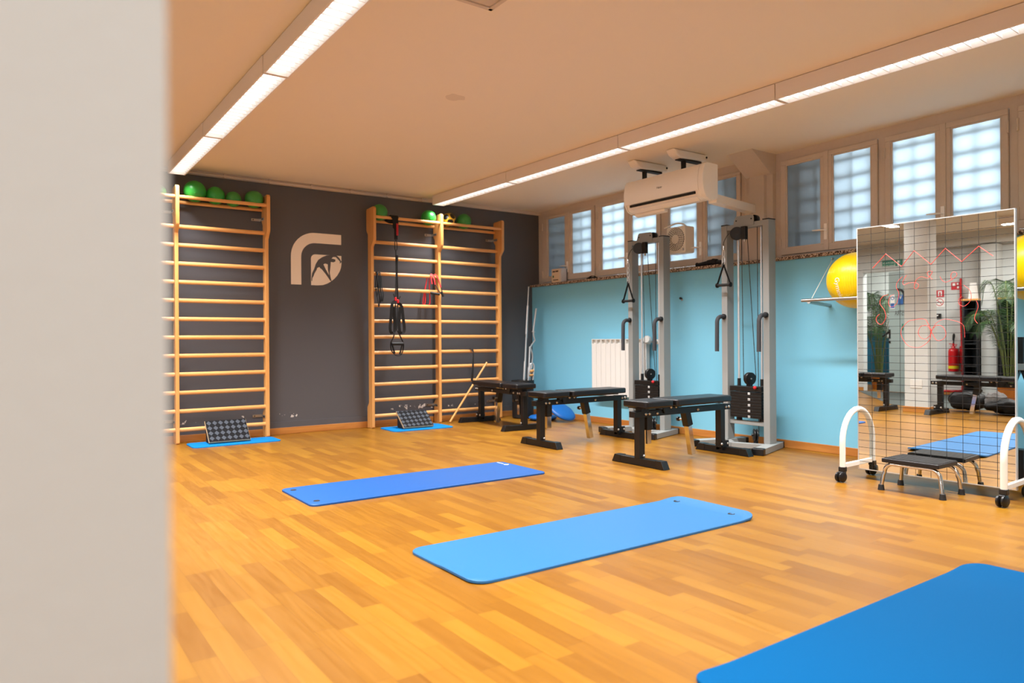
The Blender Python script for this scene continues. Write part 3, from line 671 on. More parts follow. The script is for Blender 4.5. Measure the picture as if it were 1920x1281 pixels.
m1 = yoga_mat('exercise_mat', 1.507, 4.245, 3.31, 4.85, 'mat_a', 'long royal blue exercise mat on the parquet, farthest of the three large mats', [(1.565, 4.755), (1.575, 4.345)], r=.045)
# white print at the far end of the farthest mat
b = MB(); b.lathe([(.012, 0), (.020, 0), (.020, .0006), (.012, .0006)], (3.255, 4.70, .0132), n=18, ring=True)
part('print_ring', b, 'text_white', m1, label='white ring print')
b = MB()
for i, (q, w) in enumerate(((.035, .018), (.060, .014), (.082, .020), (.11, .012), (.128, .016), (.165, .02))): b.box((3.246+.004*(i % 2), 4.722+q*.6, .0132), (3.264, 4.722+(q+w*.7)*.6, .0138))
part('print_strokes', b, 'text_white', m1, label='white lettering too small to read')
m2_ = yoga_mat('exercise_mat', 1.553, 2.468, 3.405, 3.075, 'mat_b', 'bright blue exercise mat with a curled end, middle of the three large mats', [(3.325, 2.985), (3.325, 2.585)], curl=cv2, r=.075)
cv3 = lambda x, y: .016*max(0, (1.85-x)/.25)**2 if x < 1.85 else .012*max(0, (x-3.2)/.2)**2 if x > 3.2 else 0
yoga_mat('exercise_mat', 1.60, .80, 3.43, 1.415, 'mat_c', 'azure blue exercise mat in the bottom right corner, nearest of all', [], curl=cv3, r=.085)
yoga_mat('exercise_mat', 1.445, 7.275, 2.285, 7.635, 'mat_d', 'small blue mat under the slant board at the left wall bars', [], r=.06, th=.010, rot=.0, group='small mats under the slant boards')
yoga_mat('exercise_mat', 3.50, 7.18, 4.25, 7.62, 'mat_d', 'small blue mat under the slant board at the right wall bars', [], r=.06, th=.010, rot=-.03, group='small mats under the slant boards')
def slant_board(x0, x1, yf, yb, h, label, rz=0):
    t = thing('slant_board', label, 'slant board', ((x0+x1)/2, yf, .011), 'slant boards'); z0 = .0115
    c = Vector(((x0+x1)/2, yf, 0)); R = Matrix.Rotation(rz, 3, 'Z')
    def rot(mb): mb.v = [tuple(R @ (Vector(v)-c)+c) for v in mb.v]; return mb
    d = Vector((0, yb-yf, h)).normalized(); n = Vector((0, -d.z, d.y)); L = math.hypot(yb-yf, h)
    def sl(u, s, w): q = Vector((0, yf, z0+.012))+d*s+n*w; return (u, q.y, q.z)
    def slab(mb, w0, w1, e=0):
        mb.add([sl(u, s, w) for w in (w0, w1) for u, s in ((x0+e, e), (x1-e, e), (x1-e, L-e), (x0+e, L-e))], [(3,2,1,0),(4,5,6,7),(0,1,5,4),(1,2,6,5),(2,3,7,6),(3,0,4,7)]); return mb
    part('plywood_deck', rot(slab(MB(), -.010, .008)), 'ply', t, .001)
    tr = part('rubber_tread', rot(slab(MB(), .008, .012, .003)), 'tread', t)
    b = MB()
    for u in (x0+.012, x1-.03):
        b.prism([(yf+.05, z0), (yb-.01, z0), (yb-.01, z0+h-.012), (yf+.05, z0+.045)], lambda a, v, s: (s, a, v), u, u+.018)
    b.box((x0+.03, yb-.03, z0), (x1-.03, yb-.012, z0+h*.8)); part('wedge_frame', rot(b), 'dark', t)
slant_board(1.615, 2.010, 7.405, 7.60, .190, 'slant board with black diamond tread at the left wall bars')
slant_board(3.655, 4.03, 7.29, 7.50, .165, 'slant board with black diamond tread at the right wall bars', -.04)
# ================================================================== weight benches
def make_bench():
    t = thing('weight_bench', 'x', 'bench')
    # seat end at x=0, long axis +x
    def foot(x):
        b = MB(); b.prism([(-.285, 0), (-.255, .06), (.255, .06), (.285, 0)], lambda u, v, s: (s, u, v), x-.03, x+.03); f = part('foot', b, 'black', t, .004)
        for sg in (-1, 1):
            b = MB(); b.prism([(sg*.19, -.0), (sg*.19, .0635), (sg*.257, .0635), (sg*.289, 0)], lambda u, v, s: (s, u, v), x-.0335, x+.0335); part('end_cap', b, 'blacksat', f, .003)
    foot(.03); foot(1.062)
    for x in (.028, 1.018):
        b = MB(); b.box((x-.03, -.03, .055), (x+.03, .03, .435)); part('leg', b, 'black', t, .004)
    for ya in (-.034, .030): part('joint_plate', MB().box((1.0, ya, .03), (1.09, ya+.004, .115)), 'black', t)
    b = MB(); b.box((-.055, -.032, .383), (1.125, .032, .432)); part('main_beam', b, 'black', t, .003)
    # pads
    def pad(nm, x0, x1, wa, wb, z0, z1):
        n = 12; b = MB(); poly = [(x0, -wa), (x1, -wb), (x1, wb), (x0, wa)]
        q = []
        for i, p in enumerate(poly):                      # round the corners
            p = Vector(p); a = Vector(poly[i-1]); c = Vector(poly[(i+1) % 4]); r = .03
            s0 = p+(a-p).normalized()*r; s1 = p+(c-p).normalized()*r
            for k in range(6): tt = k/5; q.append(tuple(s0*(1-tt)**2+p*2*tt*(1-tt)+s1*tt*tt))
        b.prism(q, XY, z0, z1)
        return part(nm, b, 'vinyl', t, .014, seg=4)
    pad('seat_pad', -.03, .275, .135, .145, .462, .515)
    pad('back_pad', .305, 1.03, .150, .125, .462, .515)
    b = MB(); b.box((.0, -.10, .452), (.25, .10, .463)); b.box((.02, -.035, .43), (.10, .035, .455)); part('seat_plate', b, 'black', t, .002)
    b = MB(); b.box((.33, -.045, .447), (.98, -.015, .463)); b.box((.33, .015, .447), (.98, .045, .463)); b.box((.34, -.11, .452), (.40, .11, .463)); b.box((.88, -.10, .452), (.94, .10, .463)); part('back_frame', b, 'black', t, .002)
    b = MB(); b.prism([(.27, .40), (.42, .40), (.44, .452), (.25, .452)], lambda u, v, s: (u, s, v), -.045, -.036); b.prism([(.27, .40), (.42, .40), (.44, .452), (.25, .452)], lambda u, v, s: (u, s, v), .036, .045); part('hinge_bracket', b, 'black', t, .001)
    # telescopic supports
    b = MB(); b.bar((.565, 0, .40), (.60, 0, .275), .062, .062, (1, 0, 0)); so = part('support_sleeve', b, 'black', t, .003)
    b = MB(); b.bar((.597, 0, .285), (.645, 0, .03), .047, .047, (1, 0, 0)); part('support_tube', b, 'chrome', t, .002, label='chrome support tube')
    b = MB(); b.bar((.115, 0, .40), (.115, 0, .275), .058, .058, (1, 0, 0)); si = part('support_sleeve', b, 'black', t, .003)
    b = MB(); b.bar((.115, 0, .285), (.116, 0, .165), .046, .046, (1, 0, 0)); part('support_tube', b, 'chrome', t, .002, label='chrome support tube')
    for x, z, p in ((.575, .325, so), (.115, .33, si)):
        b = MB(); b.cyl((x, .03, z), (x, .072, z), .010, n=12); part('knob_shaft', b, 'zinc', p)
        b = MB(); b.lathe([(.013, 0), (.019, .004), (.019, .022), (.012, .027)], (x, .070, z), (0, 1, 0), 16); part('knob', b, 'blacksat', p)
    for x, z, y in ((.068, .407, -.033), (.108, .407, -.033), (.198, .407, -.033), (.688, .407, -.033), (1.055, .407, -.033), (1.095, .407, -.033), (.345, .448, -.046), (.405, .448, -.046), (.045, .075, -.031), (1.0, .085, -.031), (1.075, .085, -.035)):
        for sg in (1, -1):
            b = MB(); b.lathe([(.0125, 0), (.0125, .003), (.009, .008), (.003, .010)], (x, y*sg, z), (0, -sg, 0), 12); part('bolt', b, 'zinc', t)
    return t
bench = make_bench()
def place(o, loc, rz, label, group=None):
    o.location = loc; o.rotation_euler = (0, 0, rz); o['label'] = label
    if group: o['group'] = group
GB = 'black weight benches'
spots = [((4.097, 4.09, 0), 0, 'nearest black weight bench, in front of the right cable machine'),
         ((4.100, 5.385, 0), 0, 'black weight bench in front of the radiator and the left cable machine'),
         ((4.735, 6.455, 0), math.radians(86), 'farthest black weight bench, end-on beside the right wall bars'),
         ((-.155, 4.69, 0), math.radians(93), 'black weight bench by the far white pillar, at the left of the mirror image'),
         ((-.075, 3.02, 0), math.radians(94.6), 'black weight bench over the black bag, across the middle of the mirror image')]
benches = [bench]+[copy_tree(bench) for _ in spots[1:]]
for o, (l, r, lb) in zip(benches, spots): place(o, l, r, lb, GB)

# ================================================================== cable machines
def make_cable_machine():
    t = thing('cable_machine', 'x', 'cable machine')
    # local: wall side +x, posts at y +-.2275 (near post is -y)
    for sg in (-1, 1):
        y = sg*.2275
        b = MB(); b.box((-.05, y-.0325, .055), (.05, y+.0325, 2.072)); p = part('post', b, 'silver', t, .004)
        b = MB(); b.box((-.051, y-.0335, 2.070), (.051, y+.0335, 2.080)); part('post_cap', b, 'blacksat', p, .002)
        # base foot, splayed towards the front
        d = Vector((-.60, sg*.19, 0)).normalized(); c = Vector((0, sg*.243, .03))
        b = MB(); b.bar(c-d*.20, c+d*.375, .10, .055); f = part('base_foot', b, 'silver', t, .004)
        for e0, e1 in ((-.205, -.17), (.33, .395)):
            b = MB(); b.bar(c+d*e0, c+d*e1, .106, .061); part('foot_cap', b, 'blacksat', f, .008)
        # grab handle
        b = MB(); y2 = y+sg*.002
        pts = [(-.05, y2, 1.213), (-.09, y2, 1.212)]+[(-.10-.055*math.sin(a), y2, 1.157+.055*math.cos(a)) for a in [k*PI/2/6 for k in range(7)]]+[(-.157, y2, 1.05), (-.159, y2, .885)]
        b.tube(pts, .0195, 14); h = part('grab_handle', b, 'grip', t)
        b = MB(); b.cyl((-.052, y2, 1.213), (-.066, y2, 1.213), .026, n=16); part('flange', b, 'blacksat', h)
    # V-shaped base tie with the low pulley
    b = MB(); b.bar((-.03, .205, .03), (-.16, .06, .03), .05, .045); b.bar((-.16, .065, .03), (-.05, -.205, .03), .05, .045); part('base_tie', b, 'silver', t, .003)
    b = MB(); b.box((-.045, -.2, 2.024), (.035, .2, 2.070)); part('top_beam', b, 'silver', t, .003)
    b = MB(); b.box((-.02, -.2, .205), (.03, .2, .243)); part('cross_bar', b, 'silver', t, .003)
    # arched pulley plate on the top beam
    pl = [(-.105, 2.04), (-.105, 2.105)]+arc((-.075, 2.105), .03, 180, 90, 5, lambda u, v: (u, v))+arc((.075, 2.112), .028, 90, 10, 5, lambda u, v: (u, v))+[(.118, 2.07), (.118, 2.04)]
    for x in (-.052, .036):
        b = MB(); b.prism(pl, lambda u, v, s: (s, u, v), x, x+.006); part('pulley_plate', b, 'silver', t)
    b = MB(); b.lathe([(.045, -.012), (.045, -.009), (.034, 0), (.045, .009), (.045, .012)], (-.01, -.085, 2.090), (1, 0, 0), 24); part('top_wheel', b, 'blacksat', t)
    for y, z in ((-.08, 2.098), (.085, 2.098)):
        b = MB(); b.cyl((-.056, y, z), (-.05, y, z), .007, n=10); part('plate_bolt', b, 'dark', t)
    # swivelling front pulley
    ax = Vector((-.80, -.60, 0)); c = Vector((-.085, .055, 1.975))
    b = MB(); b.lathe([(.056, -.017), (.060, -.013), (.060, -.009), (.046, 0), (.060, .009), (.060, .013), (.056, .017)], c, ax, 30); w = part('swivel_pulley', b, 'blacksat', t)
    b = MB(); b.cyl(c-ax*.022, c+ax*.022, .009, n=12); part('axle', b, 'blacksat', w)
    b = MB(); b.box((-.085, -.035, 1.915), (-.04, .012, 2.035)); b.bar(c+Vector((.02, -.03, .03)), (-.06, -.015, 1.99), .035, .05); b.bar(c, c+Vector((.012, .045, -.012)), .03, .022); part('pulley_bracket', b, 'blacksat', t, .003)
    b = MB(); b.lathe([(.012, 0), (.012, .01), (.007, .022)], (-.062, -.012, 1.916), (0, 0, -1), 12); part('bracket_bolt', b, 'zinc', t)
    # guide rods
    for y in (.112, -.138):
        b = MB(); b.cyl((.012, y, .235), (.012, y, 2.03), .0105, n=12); rd = part('guide_rod', b, 'barsteel', t)
        b = MB(); b.cyl((.012, y, .56), (.012, y, .632), .0165, n=14); part('guide_bush', b, 'blacksat', rd)
        b = MB(); b.cyl((.012, y, .243), (.012, y, .272), .027, n=14); part('stop_buffer', b, 'rubber', rd)
    # weight stack
    for i in range(9):
        z = .272+i*.0266
        b = MB(); b.box((-.04, -.165, z), (.065, .172, z+.0248)); p = part('weight_plate', b, 'black', t, .002)
        b = MB(); b.box((-.042, -.1, z+.009), (-.0395, .09, z+.012)); part('plate_slot', b, 'dark', p)
        if i % 2 == 0:
            k = 50-10*(i//2)
            b = MB(); b.box((-.0415, -.045, z+.003), (-.0398, -.022, z+.022)); part('number_sticker', b, 'text_white', p, label='white number sticker')
            text('number', str(k), .017, 'print', p, (-.042, -.0335, z+.0125), (0, -1, 0), (0, 0, 1), .0003)
    b = MB(); b.box((-.045, -.168, .517), (.07, .175, .562)); part('top_weight', b, 'black', t, .003)
    b = MB(); b.sphere((-.06, -.112, .556), .0155, nu=16, nv=10); sp = part('pin_knob', b, 'red', t, label='red selector pin knob')
    b = MB(); b.cyl((-.06, -.112, .556), (-.01, -.19, .575), .004, n=8); part('pin_shaft', b, 'blacksat', sp)
    # stack pulley and cables
    ax2 = Vector((-.30, -.954, 0)); c2 = Vector((-.005, -.018, .633))
    b = MB(); b.lathe([(.054, -.020), (.058, -.016), (.058, -.008), (.044, 0), (.058, .008), (.058, .016), (.054, .020)], c2, ax2, 30); w2 = part('stack_pulley', b, 'blacksat', t)
    b = MB(); b.cyl(c2-ax2*.026, c2+ax2*.026, .007, n=12); part('axle', b, 'zinc', w2)
    b = MB(); b.box((-.02, -.035, .56), (.015, .01, .60)); part('pulley_yoke', b, 'blacksat', t)
    for p, q in (((-.03, .03, .64), (-.06, .022, 1.93)), ((.03, -.06, .64), (-.05, -.035, 1.93)), ((-.0, -.108, .14), (-.01, -.112, 2.03)), ((-.105, .075, .06), (-.105, .075, .061))):
        if abs(q[2]-p[2]) > .1:
            b = MB(); b.cyl(p, q, .0032, n=8); part('cable', b, 'cable', t)
    # low pulley
    c3 = Vector((-.05, -.108, .125))
    b = MB(); b.lathe([(.050, -.020), (.056, -.016), (.056, -.008), (.042, 0), (.056, .008), (.056, .016), (.050, .020)], c3, Vector((.72, -.69, 0)), 28); w3 = part('low_pulley', b, 'blacksat', t)
    b = MB(); b.cyl(c3+Vector((.025, -.024, 0)), c3-Vector((.025, -.024, 0)), .011, n=12); part('axle', b, 'blacksat', w3)
    b = MB(); b.box((-.058, -.125, .045), (-.03, -.092, .11)); part('pulley_foot', b, 'blacksat', t, .002)
    # cable end down to the handle
    return t
cm = make_cable_machine()
cm2 = copy_tree(cm)
place(cm, (5.622, 4.170, 0), 0, 'right silver cable machine with weight stack, behind the nearest bench', 'silver cable machines')
place(cm2, (5.622, 5.425, 0), 0, 'left silver cable machine with weight stack, beside the white radiator', 'silver cable machines')

def cable_handle(x, y, ztop, z0, label):
    """cable end, snap hook, strap and stirrup grip hanging from a swivel pulley"""
    t = thing('pull_stirrup', label, 'grip handle', (x, y, z0), 'handles on the cable machines')
    yy = y+.005
    b = MB(); b.tube(smooth_path([(x+.01, y-.055, ztop+.075), (x+.004, y-.028, ztop+.05), (x, yy-.004, ztop), (x, yy, ztop-.04)]), .0035, 8); part('cable_end', b, 'cable', t)
    b = MB(); b.cyl((x, yy, ztop-.035), (x, yy, ztop-.075), .0075, n=10); part('cable_stop', b, 'chrome', t)
    zc = ztop-.075; n = max(2, round((zc-(z0+.21))/.05))
    for i in range(n):
        h = (zc-(z0+.20))/n; z = zc-h*(i+.5)
        a = PI/2*(i % 2)
        b = MB(); b.tube([(x+math.cos(a)*.014*math.cos(q), yy+math.sin(a)*.014*math.cos(q), z+(h*.62)*math.sin(q)) for q in [k*2*PI/14 for k in range(14)]], .0048, 7, True); part('snap_hook', b, 'barsteel', t)
    za = z0+.205
    for sg in (-1, 1):
        b = MB(); b.ribbon([(x, yy, za+.005), (x, yy+sg*.006, za-.03), (x, yy+sg*.072, z0+.012)], .022, .003, (1, 0, 0)); part('strap', b, 'webbing', t)
    b = MB(); b.cyl((x, yy-.075, z0), (x, yy+.075, z0), .0135, n=14); g = part('grip', b, 'rubber', t)
    for sg in (-1, 1):
        b = MB(); b.lathe([(.014, -.009), (.023, -.006), (.023, .006), (.014, .009)], (x, yy+sg*.075, z0), (0, 1, 0), 18); part('end_disc', b, 'blacksat', g)
cable_handle(5.49, 4.333, 1.905, 1.505, 'black stirrup handle hanging from the right cable machine')
cable_handle(5.49, 5.592, 1.90, 1.418, 'black stirrup handle on a long snap-hook chain, on the left cable machine')

# ================================================================== radiator
t = thing('radiator', 'white panel radiator on the blue wall behind the left cable machine', 'radiator', (5.82, 6.07, .34))
for i in range(11):
    y1 = 6.515-i*.0822; y0 = y1-.079
    b = MB(); b.box((5.775, y0, .345), (5.787, y1, .948)); b.box((5.80, y0+.02, .36), (5.85, y1-.02, .95)); b.box((5.787, y0+.034, .36), (5.80, y1-.034, .95))
    s = part('radiator_section', b, 'radiator', t, .003)
    b = MB(); b.box((5.775, y0, .955), (5.845, y0+.008, 1.001)); b.box((5.775, y1-.008, .955), (5.845, y1, 1.001)); b.box((5.775, y0, 1.001), (5.850, y1, 1.010)); b.box((5.775, y0, .946), (5.845, y1, .955)); b.box((5.806, y0+.008, .955), (5.815, y1-.008, 1.0)); part('air_grille', b, 'radiator', s, .001)
b = MB(); b.lathe([(.012, 0), (.040, .004), (.045, .02), (.045, .06), (.036, .075)], (5.80, 5.60, .99), (-.5, -.2, .1), 22); vk = part('thermostat_knob', b, 'radiator', t)
b = MB(); b.cyl((5.815, 5.612, .975), (5.815, 5.53, .975), .011, n=12); b.cyl((5.815, 5.532, .975), (5.869, 5.532, .975), .012, n=12); part('valve', b, 'zinc', t)
b = MB(); b.lathe([(.028, 0), (.028, .006), (.015, .012)], (5.869, 5.532, .975), (-1, 0, 0), 18); part('pipe_rosette', b, 'radiator', t)
b = MB()
for y in (6.43, 5.75): b.box((5.845, y-.02, .9), (5.869, y+.02, .94))
part('wall_bracket', b, 'radiator', t)
# hook with a short cord on the blue wall
t = thing('wall_hook', 'tiny dark knob on the bare blue wall between the two cable machines', 'hook', (5.865, 5.18, 1.43))
b = MB(); b.lathe([(.007, 0), (.007, .016), (.013, .02), (.013, .03), (.005, .034)], (5.869, 5.18, 1.435), (-1, 0, 0), 14); part('knob', b, 'dark', t)
b = MB(); b.lathe([(.012, 0), (.010, .004)], (5.8695, 5.18, 1.42), (-1, 0, 0), 12); part('plate', b, 'zinc', t)

# ================================================================== air conditioner, its covers and trunking
t = thing('air_conditioner', 'white wall air conditioner hung below the ceiling, facing the room', 'air conditioner', (5.1, 4.64, 2.24))
y0, y1 = 4.155, 5.125
pr = [(5.20, 2.262), (5.20, 2.548), (5.06, 2.552), (5.018, 2.535), (5.0, 2.50), (4.985, 2.42), (4.985, 2.38), (4.995, 2.322), (5.012, 2.30), (5.03, 2.262), (5.07, 2.242), (5.14, 2.238)]
F = lambda u, v, s: (u, s, v)
part('casing', MB().prism(pr, F, y0+.03, y1-.01), 'ac', t, .006)
fp = [(4.99, 2.535), (4.981, 2.42), (4.981, 2.378), (4.991, 2.318), (4.998, 2.318), (4.99, 2.378), (4.99, 2.42), (5.0, 2.53)]
part('front_panel', MB().prism([(5.022, 2.545), (4.992, 2.50), (4.979, 2.42), (4.979, 2.378), (4.989, 2.316), (5.0, 2.316), (4.99, 2.38), (4.99, 2.42), (5.002, 2.50), (5.03, 2.538)], F, y0+.055, y1), 'ac', t)
for ya, yb in ((y0, y0+.052), (y1-.004, y1+.012)):
    part('end_cap', MB().prism([(5.19, 2.255), (5.19, 2.555), (5.05, 2.558), (5.012, 2.54), (4.995, 2.50), (4.982, 2.42), (4.982, 2.375), (4.992, 2.315), (5.03, 2.256), (5.08, 2.236), (5.14, 2.232)], F, ya, yb), 'ac', t, .008, seg=3)
b = MB(); b.bar((5.002, y0+.10, 2.300), (5.002, y1-.06, 2.300), .012, .022, (0, 0, 1)); part('air_slot', b, 'dark', t, label='dark air slot')
b = MB(); b.prism([(5.022, 2.266), (5.068, 2.236), (5.072, 2.240), (5.026, 2.271)], F, y0+.10, y1-.06); part('louvre_flap', b, 'ac', t)
b = MB(); b.prism([(5.09, 2.24), (5.15, 2.236), (5.14, 2.205), (5.10, 2.215)], F, y1-.42, y1-.03); part('drain_tray', b, 'ac', t, .004)
b = MB()
text('maker_name', 'Haier', .030, 'print', t, (4.9785, 4.66, 2.415), (0, -1, 0), (0, 0, 1), .0004)
for k, (yd, lb) in enumerate(((5.045, 'white ceiling bracket cover over the left end of the air conditioner'), (4.545, 'white ceiling bracket cover over the right end of the air conditioner'))):
    t = thing('bracket_cover', lb, 'cover', (5.2, yd, CEIL-.07), 'covers above the air conditioner')
    pf = [(4.99, CEIL-.001), (5.03, CEIL-.05), (5.09, CEIL-.078), (5.46, CEIL-.062), (5.46, CEIL-.001)]
    part('casing', MB().prism(pf, F, yd-.055, yd+.055), 'ac', t, .018, seg=4)
    b = MB(); b.box((5.17, yd-.02, 2.552), (5.195, yd+.02, CEIL-.06)); b.box((5.10, yd-.03, CEIL-.086), (5.40, yd+.03, CEIL-.07)); part('steel_bracket', b, 'dark', t)
    b = MB(); b.cyl((5.44, yd-.06, CEIL-.03), (5.44, yd-.052, CEIL-.03), .010, n=10); part('screw', b, 'dark', t)
b = MB(); b.bar((5.185, 4.215, 2.258), (5.90, 4.325, 2.248), .085, .08)
tag(part('pipe_trunking', b, 'ac', None, .006), 'square white pipe trunking from the air conditioner back to the pilaster', 'trunking')

# ================================================================== window fan
t = thing('window_fan', 'ivory square extractor fan with round grille on the window pane', 'fan', (5.9, 5.215, 1.91))
y0, y1, z0, z1, xf = 5.088, 5.347, 1.912, 2.195, 5.82
b = MB(); b.prism(rrect(y0, z0, y1, z1, .02, 5), lambda u, v, s: (s, u, v), xf, 5.965); part('casing', b, 'fan', t, .008, seg=3)
cy, cz = 5.222, 2.062
part('grille_recess', MB().lathe([(.001, 0), (.122, 0), (.122, .003), (.001, .003)], (xf-.0005, cy, cz), (-1, 0, 0), 40), 'dark', t)
b = MB(); R0 = .122; k = 0
for r in range(5):
    rin, rout = .046+r*.0155, .046+r*.0155+.005
    b.lathe([(rin, 0), (rin, .006), (rout, .006), (rout, 0)], (xf-.002, cy, cz), (-1, 0, 0), 40, ring=True)
for r in range(5):
    ra, rb = .050+r*.0155, .0625+r*.0155; n = 14+5*r
    for i in range(n):
        a = 2*PI*(i+.5*(r % 2))/n
        b.bar((xf-.005, cy+math.cos(a)*ra, cz+math.sin(a)*ra), (xf-.005, cy+math.cos(a)*rb, cz+math.sin(a)*rb), .006, .006, (1, 0, 0))
part('grille', b, 'fan', t)
part('hub_disc', MB().lathe([(.001, 0), (.046, 0), (.044, .008), (.001, .010)], (xf-.001, cy, cz), (-1, 0, 0), 30), 'fan', t)
b = MB(); b.box((xf-.001, 5.105, 1.935), (xf, 5.125, 1.96)); part('rating_mark', b, 'zinc', t)
b = MB(); b.tube(smooth_path([(5.90, 5.13, 2.19), (5.89, 5.18, 2.225), (5.90, 5.27, 2.245), (5.93, 5.38, 2.240), (5.955, 5.50, 2.225)]), .008, 8); part('power_cord', b, 'fan', t)

# ================================================================== things on the sill
t = thing('cardboard_box', 'small cream cardboard box at the far end of the window sill', 'box', (5.92, 7.33, 1.75))
def fx(u): return u
b = MB(); bx0, bx1, by0, by1 = 5.845, 5.945, 7.17, 7.365
# near-left face (towards -x/+y) carries the print, right side is plain
b.box((bx0, by0, 1.7505), (bx1, by1, 1.925)); part('carton', b, 'cardw', t, .002)
b = MB(); b.box((bx0-.0012, by1-.16, 1.752), (bx0, by1, 1.924)); part('printed_side', b, 'card', t)
b = MB(); b.box((bx0-.0022, by1-.072, 1.883), (bx0-.001, by1-.02, 1.9)); b.box((bx0-.0022, by1-.135, 1.884), (bx0-.001, by1-.08, 1.902)); b.box((bx0-.0022, by1-.135, 1.778), (bx0-.001, by1-.03, 1.789)); part('print_bars', b, 'print', t)
b = MB(); b.box((bx0-.0022, by1-.045, 1.815), (bx0-.001, by1-.02, 1.842)); part('green_mark', b, 'labelgreen', t)
b = MB(); b.box((bx1-.012, by0-.001, 1.753), (bx1-.004, by0, 1.922)); part('lid_flap', b, 'print', t)
t = thing('dark_strap_heap', 'small heap of black straps on the sill below the second window', 'strap', (5.90, 6.65, 1.75))
b = MB(); b.ribbon(smooth_path([(5.88, 6.80, 1.754), (5.89, 6.72, 1.757), (5.90, 6.66, 1.785), (5.89, 6.60, 1.785), (5.90, 6.57, 1.758), (5.88, 6.66, 1.756)]), .022, .004); b.tube(smooth_path([(5.89, 6.72, 1.758), (5.90, 6.65, 1.764), (5.90, 6.55, 1.758)]), .012, 8); part('strap', b, 'webbing', t)
b = MB(); b.box((5.87, 6.17, 1.7505), (5.885, 6.34, 1.759)); tag(part('black_bar', b, 'blacksat', None, .003), 'thin black bar lying on the sill left of the left cable machine', 'bar')
t = thing('door_draught_roll', 'lumpy black roll lying on the sill between fan and right cable machine', 'roll', (5.90, 4.86, 1.75))
b = MB(); b.tube(smooth_path([(5.905, 5.0, 1.772), (5.905, 4.93, 1.778), (5.905, 4.86, 1.785), (5.905, 4.80, 1.788), (5.905, 4.74, 1.778), (5.905, 4.66, 1.772)]), [.020]*6+[.021]*6+[.027]*6+[.034]*6+[.024]*6+[.018], 14); part('roll', b, 'cloth', t)
b = MB(); b.lathe([(.008, -.006), (.025, -.004), (.025, .004), (.008, .006)], (5.905, 5.004, 1.774), (0, 1, 0), 16); part('end_knob', b, 'rubber', t)

# ================================================================== bar bin
t = thing('bar_bin', 'black cylindrical bin holding barbell bars in the corner', 'bin', (5.462, 7.50, 0))
b = MB(); b.lathe([(.001, .004), (.130, .004), (.138, .012), (.140, .44), (.147, .445), (.147, .488), (.138, .490), (.134, .48), (.130, .02), (.001, .02)], (5.462, 7.50, 0), n=36); part('drum', b, 'rubber', t)
b = MB(); b.box((5.345, 7.405, .12), (5.365, 7.412, .29)); part('chrome_strip', b, 'steel', t)
def bar_thing(name, label, segs, parts=None, m='chrome'):
    p = segs[0][0][0]; t = thing(name, label, 'bar', (p[0], p[1], .02), 'bars in the bin')
    for nm, pts, r in segs:
        pass
    return t
def straight_bar(label, p, q, secs):
    P, Q = Vector(p), Vector(q); t = thing('barbell_bar', label, 'bar', p, 'bars in the bin')
    for nm, a, c, r, m in secs: part(nm, MB().cyl(P.lerp(Q, a), P.lerp(Q, c), r, n=14), m, t)
    return t
straight_bar('tallest straight chrome bar leaning in the black bin', (5.435, 7.48, .022), (5.612, 7.56, 1.705), [('shaft', 0, 1, .0075, 'barsteel'), ('sleeve', .28, .42, .0145, 'barsteel'), ('sleeve', .63, .85, .0135, 'barsteel')])
straight_bar('shorter dark steel bar behind the tallest one in the bin', (5.50, 7.54, .022), (5.640, 7.62, 1.462), [('shaft', 0, .7, .007, 'barsteel'), ('sleeve', .7, 1, .011, 'barsteel')])
straight_bar('short chrome bar standing in the middle of the bin', (5.50, 7.46, .022), (5.595, 7.52, .92), [('shaft', 0, 1, .011, 'barsteel'), ('sleeve', .55, .70, .019, 'barsteel')])
ez = [(5.56, 7.46, .06), (5.565, 7.48, .30), (5.60, 7.53, .58), (5.642, 7.55, .651), (5.669, 7.56, .782), (5.664, 7.56, .83), (5.633, 7.56, .903), (5.66, 7.57, .94), (5.724, 7.58, 1.0), (5.706, 7.585, 1.06), (5.706, 7.59, 1.126), (5.765, 7.60, 1.423)]
t = thing('curl_bar', 'zigzag chrome curl bar leaning from the bin towards the blue wall', 'bar', ez[0], 'bars in the bin')
part('shaft', MB().tube(ez, [.0105]*10+[.013, .013], 12), 'barsteel', t)
part('collar', MB().lathe([(.012, -.006), (.022, -.006), (.022, .006), (.012, .006)], (5.706, 7.588, 1.115), (.19, .03, .97), 18), 'barsteel', t)
t = thing('cable_attachment', 'chrome V-shaped cable attachment sticking out of the bin', 'handle', (5.53, 7.43, .45))
b = MB(); b.tube(smooth_path([(5.49, 7.43, .40), (5.505, 7.42, .60), (5.53, 7.42, .69), (5.562, 7.42, .705), (5.585, 7.42, .66), (5.575, 7.42, .56), (5.56, 7.43, .42)]), .011, 10); part('frame', b, 'barsteel', t)
b = MB(); b.cyl((5.515, 7.42, .60), (5.57, 7.42, .61), .018, n=14); b.cyl((5.512, 7.42, .55), (5.565, 7.42, .555), .016, n=14); part('roller', b, 'rung', t)

# ================================================================== balance discs
def disc(label, c, n, r=.175):
    t = thing('balance_disc', label, 'balance disc', c, 'blue balance discs')
    part('cushion', MB().lathe([(.001, -.030), (.09, -.032), (.150, -.026), (.168, -.014), (.175, -.004), (.175, .004), (.168, .014), (.150, .026), (.09, .036), (.04, .040), (.001, .041)], c, n, 40), 'disc', t)
    part('rim', MB().lathe([(.172, -.004), (.179, -.003), (.179, .003), (.172, .004)], c, n, 40, ring=True), 'disc', t)
disc('flat blue balance disc on the floor under the leaning one', (5.50, 7.13, .034), (0, 0, 1))
disc('domed blue balance disc leaning against the blue wall base', (5.60, 6.87, .125), (.10, -.52, .78))

